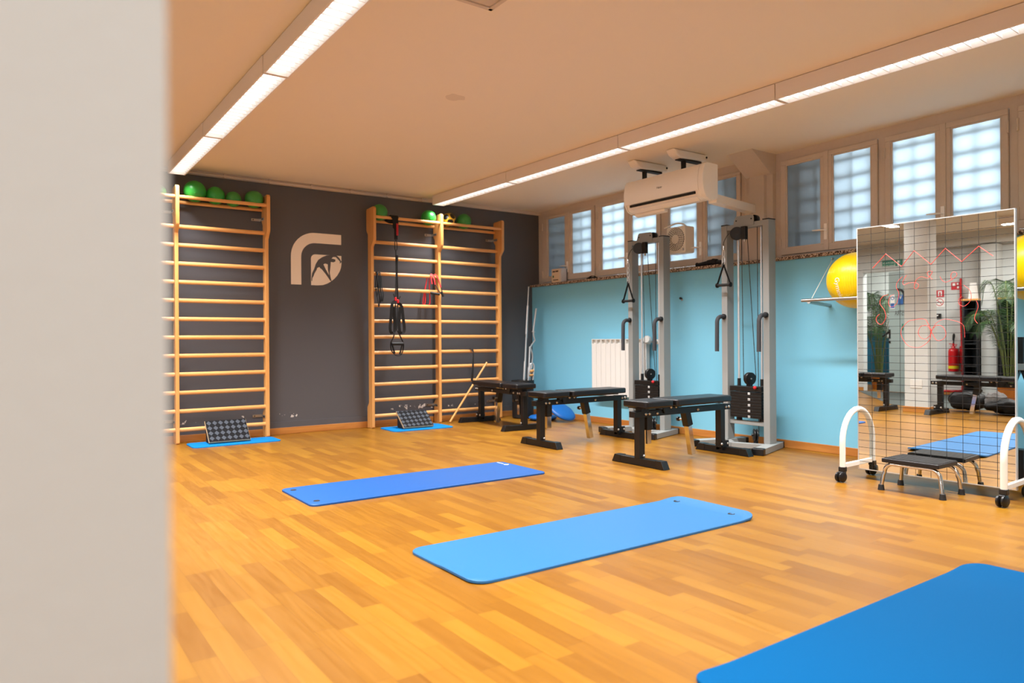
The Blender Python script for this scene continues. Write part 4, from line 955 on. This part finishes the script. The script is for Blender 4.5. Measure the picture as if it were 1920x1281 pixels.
# ================================================================== ball rack and yellow balls
t = thing('ball_rack', 'steel tube ball rack fixed to the blue wall behind the mirror', 'ball rack', (5.6, 2.4, 1.315))
part('front_tube', MB().cyl((5.455, 3.512, 1.317), (5.455, 1.35, 1.317), .014, n=14), 'steel', t)
for y in (3.42, 1.55):
    part('support_arm', MB().cyl((5.455, y+.03, 1.305), (5.868, y+.09, 1.285), .016, n=14), 'steel', t)
    b = MB(); b.tube([(5.46, y+.005, 1.332), (5.869, y+.06, 1.69)], .0022, 6); w = part('stay_wire', b, 'ac', t)
    part('hook', MB().lathe([(.012, 0), (.006, .02)], (5.869, y+.06, 1.69), (-1, 0, 0), 10), 'zinc', w)
def gym_ball(y, label, lettered=False):
    c = Vector((5.6425, y, 1.317+.152)); r = .2265
    t = thing('gym_ball', label, 'ball', c, 'big yellow gym balls')
    b = MB(); b.sphere((0, 0, 0), r, nu=56, nv=36)
    R = Matrix.Rotation(PI/2, 3, 'X'); b.v = [tuple(R @ Vector(v)+c) for v in b.v]
    part('shell', b, 'yellow', t)
    b = MB()
    for k in range(-11, 12):                                      # moulded ribs
        z = k*.017; rr = math.sqrt(r*r-z*z)
        b.tube([(c.x+rr*math.cos(a), c.y+z, c.z+rr*math.sin(a)) for a in [q*2*PI/40 for q in range(40)]], .0012, 5, True)
    part('ribs', b, 'yellow', t)
    if not lettered: return t
    d = Vector((-.94, .17, -.31)).normalized(); rt = Vector((0, 0, 1)).cross(d).normalized(); up2 = d.cross(rt)
    o = text('white_lettering', 'Gymnic', .062, 'text_white', t, c+d*r, -up2, rt, .0006, width=.18)
    for v in o.data.vertices: v.co = v.co.normalized()*(r+.0016)          # follow the ball's surface
    return t
gym_ball(3.14, 'big yellow gym ball at the left of the mirror, on the wall rack', True)
gym_ball(1.907, 'big yellow gym ball cut by the right edge, on the wall rack')
# ================================================================== posture mirror on castors
XM = 5.0
t = thing('posture_mirror', 'tall posture mirror with black grid and red marker drawings on white castor arches', 'mirror', (XM, 2.285, 0))
MY0, MY1, MZ0, MZ1 = 1.8035, 2.7645, .072, 1.778
part('backing_board', MB().box((XM+.002, MY0+.002, MZ0+.002), (XM+.022, MY1-.002, MZ1-.002)), 'aluframe', t)
mg = part('mirror_glass', MB().box((XM-.002, MY0, MZ0), (XM+.002, MY1, MZ1)), 'mirror', t, smooth=False, label='mirror glass')
b = MB(); e = .006
b.box((XM-.004, MY0-e, MZ0-e), (XM+.024, MY0, MZ1+e)); b.box((XM-.004, MY1, MZ0-e), (XM+.024, MY1+e, MZ1+e)); b.box((XM-.004, MY0, MZ1), (XM+.024, MY1, MZ1+e)); b.box((XM-.004, MY0, MZ0-e), (XM+.024, MY1, MZ0))
part('edge_frame', b, 'aluframe', t)
b = MB(); gx = XM-.0024; w = .0012
for k in range(1, 10): y = MY1-.0961*k; b.box((gx-.0004, y-w, MZ0), (gx, y+w, MZ1))
z = MZ1-.045; 
while z > MZ0+.02: b.box((gx-.0006, MY0, z-w), (gx-.0002, MY1, z+w)); z -= .0503
part('grid_lines', b, 'gridline', t, smooth=False, label='black grid of ten centimetre columns')
b = MB(); mx = XM-.0034
def stroke(pts, r=.0016, sm=True, closed=False):
    P = [(mx, 2.284+(y-2.284)*.965, z) for y, z in pts]
    b.tube(smooth_path(P, 5, closed) if sm else P, r, 6, closed, flat=1)
stroke([(2.671,1.491),(2.578,1.582),(2.47,1.486),(2.385,1.585),(2.276,1.484),(2.185,1.58),(2.086,1.485),(1.985,1.573),(1.903,1.504)], .0022, False)
stroke([(2.436,1.424),(2.461,1.385),(2.455,1.36),(2.421,1.37),(2.379,1.37),(2.356,1.353),(2.368,1.33),(2.385,1.337),(2.373,1.385),(2.338,1.407),(2.297,1.395),(2.268,1.432),(2.285,1.44),(2.3,1.423),(2.268,1.384)], .0011)
stroke([(2.22,1.398),(2.2,1.367),(2.173,1.362),(2.123,1.391),(2.117,1.414),(2.139,1.422),(2.153,1.399),(2.145,1.369)], .0011)
stroke([(2.463,1.417),(2.494,1.388),(2.507,1.351),(2.489,1.3),(2.508,1.231),(2.545,1.214),(2.561,1.24),(2.551,1.284),(2.523,1.298)], .0010)
stroke([(2.564,1.298),(2.602,1.287),(2.622,1.243),(2.59,1.191),(2.581,1.139),(2.61,1.095),(2.642,1.109),(2.648,1.141),(2.625,1.166)], .0014)
stroke([(2.31,1.118),(2.276,1.038),(2.311,0.993),(2.346,1.002),(2.361,1.033),(2.346,1.073),(2.31,1.081),(2.293,1.069),(2.276,1.038),(2.248,0.987),(2.22,0.981),(2.191,1.001),(2.186,1.037),(2.208,1.073),(2.242,1.08),(2.264,1.062),(2.279,1.038),(2.288,0.984),(2.34,0.941),(2.388,0.935),(2.436,0.953),(2.472,1.01),(2.472,1.06),(2.429,1.109),(2.387,1.12),(2.34,1.125),(2.31,1.118)], .0012)
stroke([(2.276,1.038),(2.25,1.09),(2.20,1.118),(2.14,1.11),(2.08,1.08),(2.07,1.0)], .0008)
stroke([(2.075,1.334),(2.038,1.297),(2.033,1.239),(2.07,1.2),(2.102,1.213),(2.105,1.243),(2.086,1.265)], .0010)
stroke([(2.001,1.232),(1.991,1.191),(2.012,1.122),(1.994,1.087)], .0011)
part('marker_drawing', b, 'marker', t, label='red zigzag, curls and circles drawn in marker')
for yy, sg in ((2.772, 1), (1.796, -1)):
    b = MB()
    pts = [(4.785, yy, .085), (4.785, yy, .25)]+[(XM-.215*math.cos(a), yy, .27+.225*math.sin(a)) for a in [k*PI/16 for k in range(17)]]+[(5.215, yy, .25), (5.215, yy, .085)]
    b.tube(pts, .0195, 16); ar = part('support_arch', b, 'whitetube', t)
    b = MB(); b.box((4.80, yy-.012, .094), (5.20, yy+.012, .126)); part('cross_bar', b, 'whitetube', t, .004)
    b = MB(); b.cyl((XM-.03, yy+.004, .492), (XM+.035, yy+.004, .492), .020, n=16); part('tube_clip', b, 'whitetube', t)
    for xx in (4.785, 5.215):
        b = MB(); b.box((xx-.021, yy-.021, .070), (xx+.021, yy+.021, .104)); cap = part('leg_cap', b, 'blacksat', t, .004)
        dy = .012*sg if xx < 5 else .04
        c = Vector((xx-.025, yy+.0, .036))
        b = MB()
        for q in (-.014, .014): b.lathe([(.001, -.010), (.028, -.010), (.035, -.005), (.035, .005), (.028, .010), (.001, .010)], c+Vector((.0, q, 0)), (.25, 1, 0), 22)
        cs = part('castor', b, 'blacksat', t, label='black twin wheel castor')
        b = MB(); b.box((xx-.036, yy-.02, .036), (xx+.016, yy+.02, .072)); part('castor_fork', b, 'blacksat', t, .006)
t.rotation_euler.z = .0403

# ================================================================== step stool
t = thing('step_stool', 'low step stool with black ribbed top and chrome legs before the mirror', 'step stool', (4.83, 2.27, 0))
part('step_top', MB().box((4.688, 2.098, .186), (4.948, 2.452, .214)), 'vinyl', t, .006)
b = MB()
for i in range(9): x = 4.706+i*.028; b.box((x, 2.108, .213), (x+.018, 2.442, .2165))
part('top_ribs', b, 'rubber', t, .001)
for x in (4.722, 4.952):
    lean = -.012 if x < 4.8 else .012
    ya, yb = 2.085, 2.465
    pts = [(x+lean, yb, .012), (x+lean*.6, yb-.012, .10)]+[(x, yb-.075+.058*math.cos(a), .118+.058*math.sin(a)) for a in [k*PI/2/6 for k in range(7)]]+[(x, ya+.075+.058*math.cos(a), .118+.058*math.sin(a)) for a in [PI/2+k*PI/2/6 for k in range(7)]]+[(x+lean*.6, ya+.012, .10), (x+lean, ya, .012)]
    lg_ = part('leg_tube', MB().tube(pts, .0125, 14), 'chrome', t, label='bent chrome leg tube')
    for y in (ya, yb):
        part('rubber_foot', MB().lathe([(.001, 0), (.021, 0), (.020, .006), (.0165, .035), (.0135, .037)], (x+lean, y, 0), n=18), 'rubber', lg_)

# ================================================================== exercise stand behind the mirror (right edge)
t = thing('exercise_stand', 'black A-frame exercise stand mostly hidden behind the mirror, at the right edge', 'stand', (5.62, 1.98, 0))
part('post', MB().box((5.60, 1.965, .78), (5.645, 2.01, 1.0)), 'black', t, .003)
part('clamp', MB().box((5.585, 1.93, .775), (5.66, 2.03, .82)), 'zinc', t, .004)
for sg in (-1, 1):
    part('leg', MB().bar((5.62, 1.985+sg*.02, .79), (5.62, 1.985+sg*.27, .04), .045, .045, (1, 0, 0)), 'black', t, .003)
    part('foot', MB().box((5.45, 1.985+sg*.27-.03, 0), (5.80, 1.985+sg*.27+.03, .045)), 'black', t, .004)
part('spring_box', MB().box((5.58, 1.96, .05), (5.66, 2.045, .24)), 'black', t, .004)
part('base_bar', MB().box((5.60, 1.72, .012), (5.64, 2.25, .05)), 'black', t, .003)

# ================================================================== entrance side, seen in the mirror
xw = XL+.001
WARP = lambda p: (p[0], 6.661+.9488*(p[1]-7.55), 1+(p[2]-1)*.977 if p[2] > .2 else p[2]*1.09)
def sign(name, y0, y1, z0, z1, m, label, parent=None, cat='sign', group=None, x=xw):
    o = thing(name, label, cat, (x, (y0+y1)/2, (z0+z1)/2), group)
    part('plate', MB().box((x, y0, z0), (x+.004, y1, z1)), m, o, smooth=False); return o
RT, UP = (0, 1, 0), (0, 0, 1)
t = sign('exit_sign', 6.70, 7.075, 2.30, 2.462, 'signgreen', 'green emergency exit sign over the glass door, seen in the mirror')
part('divider', MB().box((xw+.0035, 6.832, 2.305), (xw+.0050, 6.838, 2.457)), 'text_white', t)
text('exit_words', 'USCITA DI', .046, 'text_white', t, (xw+.0045, 6.955, 2.405), RT, UP, .0005)
text('exit_words', 'EMERGENZA', .040, 'text_white', t, (xw+.0045, 6.955, 2.352), RT, UP, .0005)
b = MB(); b.box((xw+.0035, 6.745, 2.395), (xw+.005, 6.795, 2.445)); b.prism([(6.765, 2.315), (6.80, 2.375), (6.74, 2.375)], lambda u, v, s: (s, u, v), xw+.0035, xw+.005); part('pictogram', b, 'text_white', t)
t = sign('escape_sign', 6.134, 6.162, 1.894, 2.183, 'signgreen', 'narrow green escape sign seen edge-on beside the pillar in the mirror')
t = sign('fire_sign', 5.985, 6.165, 1.722, 1.846, 'signred', 'upper red fire equipment sign with white panel, left of the red pipe')
part('pictogram', MB().box((xw+.0035, 6.02, 1.742), (xw+.005, 6.085, 1.828)), 'text_white', t)
part('pictogram', MB().box((xw+.0045, 6.04, 1.742), (xw+.006, 6.065, 1.81)), 'signred', t)
t = sign('fire_sign', 5.72, 5.867, 1.838, 1.972, 'signred', 'red fire hose sign on white card beside the top of the red pipe')
b = MB(); b.box((xw+.0035, 5.74, 1.86), (xw+.005, 5.77, 1.90)); b.box((xw+.0035, 5.80, 1.91), (xw+.005, 5.845, 1.955)); b.box((xw+.0035, 5.745, 1.925), (xw+.005, 5.775, 1.955)); part('pictogram', b, 'text_white', t)
t = sign('no_smoking_sign', 5.98, 6.14, 1.545, 1.70, 'paper', 'white no smoking sign with a red ring under the red fire sign')
part('ring', MB().lathe([(.054, 0), (.066, 0), (.066, .002), (.054, .002)], (xw+.0045, 6.058, 1.63), (1, 0, 0), 32, ring=True), 'signred', t)
part('slash', MB().bar((xw+.006, 6.02, 1.592), (xw+.006, 6.096, 1.668), .010, .002, (1, 0, 0)), 'signred', t)
part('cigarette', MB().box((xw+.004, 6.02, 1.625), (xw+.0055, 6.10, 1.637)), 'print', t)
t = thing('door_intercom', 'small black wall box with a white dot, below the no smoking sign', 'switch', (xw, 6.09, 1.385))
part('casing', MB().box((xw, 6.032, 1.343), (xw+.03, 6.15, 1.428)), 'blacksat', t, .006); part('indicator', MB().box((xw+.03, 6.075, 1.385), (xw+.032, 6.10, 1.405)), 'text_white', t)
t = sign('wall_plate', 5.97, 6.14, .42, .50, 'white', 'plain white wall plate low on the far white wall in the mirror', cat='wall plate')
WP = WARP; WARP = None
t = thing('socket_panel', 'white blank panel low on the far white pillar, seen in the mirror', 'wall plate', (-.168, 4.33, .374))
part('plate', MB().box((-.17, 4.26, .325), (-.164, 4.41, .44)), 'radiator', t, .002)
WARP = WP
# glass door with lettering
t = thing('glass_door', 'frosted glass entrance door with dark lettering and bow handle, in the mirror', 'door', (XL-.07, 6.65, 0))
part('glass_leaf', MB().box((XL-.08, 6.31, .01), (XL-.065, 6.985, 2.24)), 'doorglass', t, .002)
text('door_words', 'PALESTRA', .135, 'print', t, (XL-.0645, 6.727, 1.46), RT, UP, .0006, width=.29)
hb = MB(); hb.tube(smooth_path([(XL-.06, 6.81, 1.90), (XL-.02, 6.80, 1.905), (XL-.01, 6.74, 1.89), (XL-.01, 6.69, 1.83), (XL-.01, 6.675, 1.74), (XL-.01, 6.67, 1.62)]), .020, 10); part('bow_handle', hb, 'blacksat', t)
b = MB(); b.box((XL-.066, 6.955, .99), (XL-.05, 6.985, 1.16)); b.box((XL-.066, 6.955, .90), (XL-.05, 6.985, .945)); b.bar((XL-.05, 6.965, 1.12), (XL-.03, 7.09, 1.02), .03, .03); part('latch', b, 'blacksat', t)
t = sign('door_notice', 6.875, 6.955, 1.545, 1.81, 'paper', 'white and blue notice with a ring pictogram on the glass door', x=XL-.064, cat='notice')
part('ring', MB().lathe([(.022, 0), (.034, 0), (.034, .001), (.022, .001)], (XL-.0598, 6.915, 1.745), (1, 0, 0), 24, ring=True), 'signblue', t)
part('blue_band', MB().box((XL-.0605, 6.88, 1.56), (XL-.0595, 6.95, 1.65)), 'signblue', t)
t = sign('mandatory_sign', 6.722, 6.812, 1.617, 1.80, 'signblue', 'blue mandatory sign on the glass door next to the handle', x=XL-.064)
part('white_mark', MB().prism([(6.77, 1.72), (6.80, 1.78), (6.74, 1.78)], lambda u, v, s: (s, u, v), XL-.0605, XL-.0595), 'text_white', t)
b = MB(); b.box((XL-.065, 6.72, 1.16), (XL-.062, 6.745, 1.26)); b.prism([(6.715, 1.17), (6.75, 1.17), (6.7325, 1.12)], lambda u, v, s: (s, u, v), XL-.065, XL-.062)
tag(part('arrow_sticker', b, 'signgreen'), 'green downward arrow sticker on the glass door', 'sticker')
b = MB(); b.box((XL-.15, 7.44, 0), (XL+.012, 7.55, 2.34)); b.box((XL-.15, 6.20, 2.26), (XL+.012, 7.44, 2.34)); struct('trim_7', b, 'white', bevel=.004)
# cabinet with folders behind the door
t = thing('white_cabinet', 'white cabinet against the teal wall behind the door opening', 'cabinet', (XL-1.75, 7.55, 0))
part('carcass', MB().box((XL-1.98, 7.15, 1.0), (XL-1.6, 7.72, 1.75)), 'radiator', t, .004)
part('drawer_front', MB().box((XL-1.6, 7.17, 1.38), (XL-1.585, 7.70, 1.73)), 'radiator', t, .003); part('drawer_front', MB().box((XL-1.6, 7.17, 1.02), (XL-1.585, 7.70, 1.36)), 'radiator', t, .003)
part('plinth', MB().box((XL-1.96, 7.2, 0), (XL-1.65, 7.68, 1.0)), 'teal', t)
# fire extinguisher and red pipe
t = thing('fire_extinguisher', 'red fire extinguisher with yellow label hanging by the red pipe, in the mirror', 'fire extinguisher', (XL+.11, 5.80, .40))
c = (XL+.105, 5.80, .405)
part('cylinder', MB().lathe([(.02, 0), (.075, .0), (.083, .008), (.083, .35), (.076, .38), (.055, .405), (.03, .418), (.022, .44), (.001, .44)], c, n=30), 'extred', t)
b = MB(); b.lathe([(.0845, .045), (.0845, .10)], c, n=30); part('yellow_band', MB().lathe([(.082, .05), (.0842, .05), (.0842, .10), (.082, .10)], c, n=30), 'exlabel', t, label='yellow label band')
part('print_band', MB().lathe([(.082, .13), (.0842, .13), (.0842, .30), (.082, .30)], c, n=30), 'extred', t)
b = MB(); b.bar((XL+.105, 5.74, .87), (XL+.105, 5.87, .89), .025, .012); b.bar((XL+.105, 5.75, .85), (XL+.105, 5.85, .85), .025, .012); b.cyl((XL+.105, 5.80, .83), (XL+.105, 5.80, .90), .016, n=12); part('valve_lever', b, 'extred', t)
part('hose', MB().tube(smooth_path([(XL+.105, 5.80, .88), (XL+.12, 5.79, .95), (XL+.125, 5.775, 1.02), (XL+.12, 5.785, 1.06), (XL+.11, 5.80, 1.03), (XL+.11, 5.805, .95)]), .012, 10), 'rubber', t)
t = thing('red_pipe', 'thin red fire pipe running down the white wall beside the extinguisher', 'pipe', (XL+.03, 5.69, 0))
part('riser', MB().tube(smooth_path([(XL+.035, 5.70, 2.03), (XL+.035, 5.70, 1.5), (XL+.035, 5.69, .9), (XL+.035, 5.68, .16), (XL+.05, 5.72, .08), (XL+.09, 5.80, .075), (XL+.09, 5.98, .07)]), .019, 12), 'extred', t)
part('bracket', MB().box((XL+.001, 5.665, .55), (XL+.06, 5.72, .85)), 'extred', t, .004)
for z in (.42, 1.7): part('clip', MB().lathe([(.019, -.012), (.027, -.010), (.027, .010), (.019, .012)], (XL+.035, 5.69, z), (0, 0, 1), 16), 'extred', t)
# black shelf units with wooden tops
def shelf_unit(y0, y1, label):
    t = thing('shelf_unit', label, 'shelf', (XL+.2, (y0+y1)/2, 0), 'black shelf units on the entrance side')
    x0, x1 = XL+.02, XL+.38
    for ya in (y0, y1-.02): part('side_panel', MB().box((x0, ya, 0), (x1, ya+.02, 1.62)), 'shelf', t, .002)
    part('back_panel', MB().box((x0, y0+.02, 0), (x0+.01, y1-.02, 1.62)), 'shelf', t)
    for z in (.10, .50, .88, 1.25): part('shelf_board', MB().box((x0+.01, y0+.02, z), (x1-.01, y1-.02, z+.02)), 'shelf', t)
    part('wooden_top', MB().box((x0-.0, y0-.02, 1.62), (x1+.02, y1+.02, 1.65)), 'bar', t, .003)
shelf_unit(5.33, 5.55, 'black open shelf unit with wooden top beside the red pipe')
shelf_unit(3.75, 5.0, 'wide black shelf unit with wooden top behind the palm')
b = MB(); b.box((XL+.0, 5.06, 0), (XL+.30, 5.30, CEIL-.19)); struct('wall_left_pier', b, 'white')
b = MB(); b.prism([(5.36, 1.651), (5.53, 1.651), (5.50, 1.93), (5.40, 1.93)], lambda u, v, s: (s, u, v), XL+.16, XL+.20)
tag(part('paper_stand', b, 'paper'), 'white folded paper stand on top of the narrow shelf unit', 'paper')
t = thing('notice_sheet', 'printed white sheet standing on the wide shelf unit', 'paper', (XL+.2, 4.6, 1.65))
part('sheet', MB().box((XL+.20, 4.55, 1.651), (XL+.205, 4.92, 1.93)), 'paper', t)
b = MB()
for i in range(9): b.box((XL+.205, 4.59, 1.69+i*.024), (XL+.2055, 4.88-.05*(i % 3), 1.696+i*.024))
part('printed_lines', b, 'aluframe', t)

WARP = None
def palm(x, y, label, hgt, nf, spread, seed, pot=True, potr=.16, poth=.26):
    rnd = random.Random(seed)
    t = thing('potted_palm', label, 'plant', (x, y, 0), 'palms in orange pots')
    part('pot', MB().lathe([(.001, 0), (potr*.72, 0), (potr*.98, poth-.03), (potr*1.05, poth-.03), (potr*1.07, poth), (potr*.97, poth), (potr*.93, poth-.04), (.001, poth-.04)], (x, y, 0), n=32), 'terracotta', t)
    part('soil', MB().lathe([(.001, 0), (potr*.92, 0), (potr*.9, .012), (.001, .02)], (x, y, poth-.045), n=24), 'soil', t)
    for i in range(nf):
        a = 2*PI*i/nf+rnd.uniform(-.3, .3); inner = i % 3 == 0
        reach = spread*(rnd.uniform(.35, .6) if inner else rnd.uniform(.75, 1.1)); h = hgt*(rnd.uniform(.95, 1.05) if inner else rnd.uniform(.6, .9))
        p0 = Vector((x+.05*math.cos(a), y+.05*math.sin(a), poth-.04)); d = Vector((math.cos(a), math.sin(a), 0))
        ctrl = [p0, p0+d*reach*.12+Vector((0, 0, h*.45)), p0+d*reach*.45+Vector((0, 0, h*.88)), p0+d*reach*.8+Vector((0, 0, h*.93)), p0+d*reach+Vector((0, 0, h*.78))]
        path = smooth_path(ctrl, 7); n = len(path)
        b = MB(); b.tube(path, [.010*(1-.75*k/n) for k in range(n)], 7); fr = part('stem', b, 'stem', t)
        b = MB(); sd = d.cross(Vector((0, 0, 1)))
        for k in range(8, n):
            for half in (0, .33, .66):
                if k+1 >= n and half: continue
                q = path[k].lerp(path[min(k+1, n-1)], half); tg = (path[min(k+1, n-1)]-path[k-1]).normalized(); u = (k-8)/(n-8)
                L = .22*hgt/1.6*math.sin(PI*min(1, .18+u*.8))+.04
                for sg in (-1, 1):
                    e = (tg*.55+sd*sg*.8+Vector((0, 0, -.22+rnd.uniform(-.1, .1)))).normalized(); wv = tg.cross(e).cross(e).normalized()*.0038
                    m_ = q+e*L*.5+Vector((0, 0, .01)); tip = q+e*L+Vector((0, 0, -.05*L/.2)); nn = e.cross(wv).normalized()*.001
                    b.add([q-wv*.5, q+wv*.5, m_+wv, tip, m_-wv, m_+nn*2], [(0, 1, 5), (1, 2, 5), (2, 3, 5), (3, 4, 5), (4, 0, 5)])
        part('frond', b, 'leaf', fr, smooth=False)
    return t
palm(-2.79, 4.0, 'tall potted palm in an orange pot at the right of the mirror image', 1.75, 12, .62, 3)
palm(XL-.80, 6.62, 'potted palm behind the door opening, at the left of the mirror image', 1.65, 11, .48, 5, poth=.30)

# bag and jacket under the mirrored bench
WARP = lambda p: (p[0]-.13, p[1]-.47, p[2])
t = thing('gym_bag', 'black gym bag on the floor behind the mirrored bench', 'bag', (-.62, 4.38, 0))
b = MB(); b.sphere((-.62, 4.38, .145), 1, (.19, .26, .145), 32, 18, fn=lambda d: (1/max(abs(d.x), abs(d.y), abs(d.z)))**.35*(.9+.05*math.sin(7*d.y+3*d.z)+.04*math.sin(11*d.x))*.93)
part('body', b, 'cloth', t)
b = MB(); b.ribbon(smooth_path([(-.47, 4.55, .20), (-.45, 4.48, .27), (-.45, 4.38, .285), (-.45, 4.30, .26), (-.47, 4.22, .20)]), .03, .005, (1, 0, 0)); part('carry_strap', b, 'webbing', t)
b = MB(); b.ribbon(smooth_path([(-.62, 4.62, .27), (-.60, 4.5, .285), (-.62, 4.3, .285), (-.64, 4.18, .26)]), .018, .004, (1, 0, 0)); part('zip', b, 'blacksat', t)
t = thing('crumpled_jacket', 'crumpled grey and black jacket on the floor beside the gym bag', 'jacket', (-.50, 3.93, 0))
b = MB(); b.sphere((-.54, 4.03, .16), 1, (.10, .13, .13), 36, 20, fn=lambda d: .95+.10*math.sin(6*d.x+4*d.z)+.08*math.sin(9*d.y+2)+.05*math.sin(17*d.z)); part('grey_lining', b, 'clothg', t, label='grey fleece part')
b = MB(); b.sphere((-.47, 3.82, .10), 1, (.16, .30, .10), 36, 20, fn=lambda d: .95+.10*math.sin(7*d.y+3*d.x)+.08*math.sin(10*d.x+1)+.05*math.sin(16*d.y)); part('black_shell', b, 'cloth', t, label='black nylon part')
WARP = None
# behind the viewer: unseen lamp added to brighten the near pillar
ceiling_light((-.25, -.55), (-.25, -2.1), 'added fill light behind the viewer facing the near pillar', 'lights of the entrance side', spread=179)
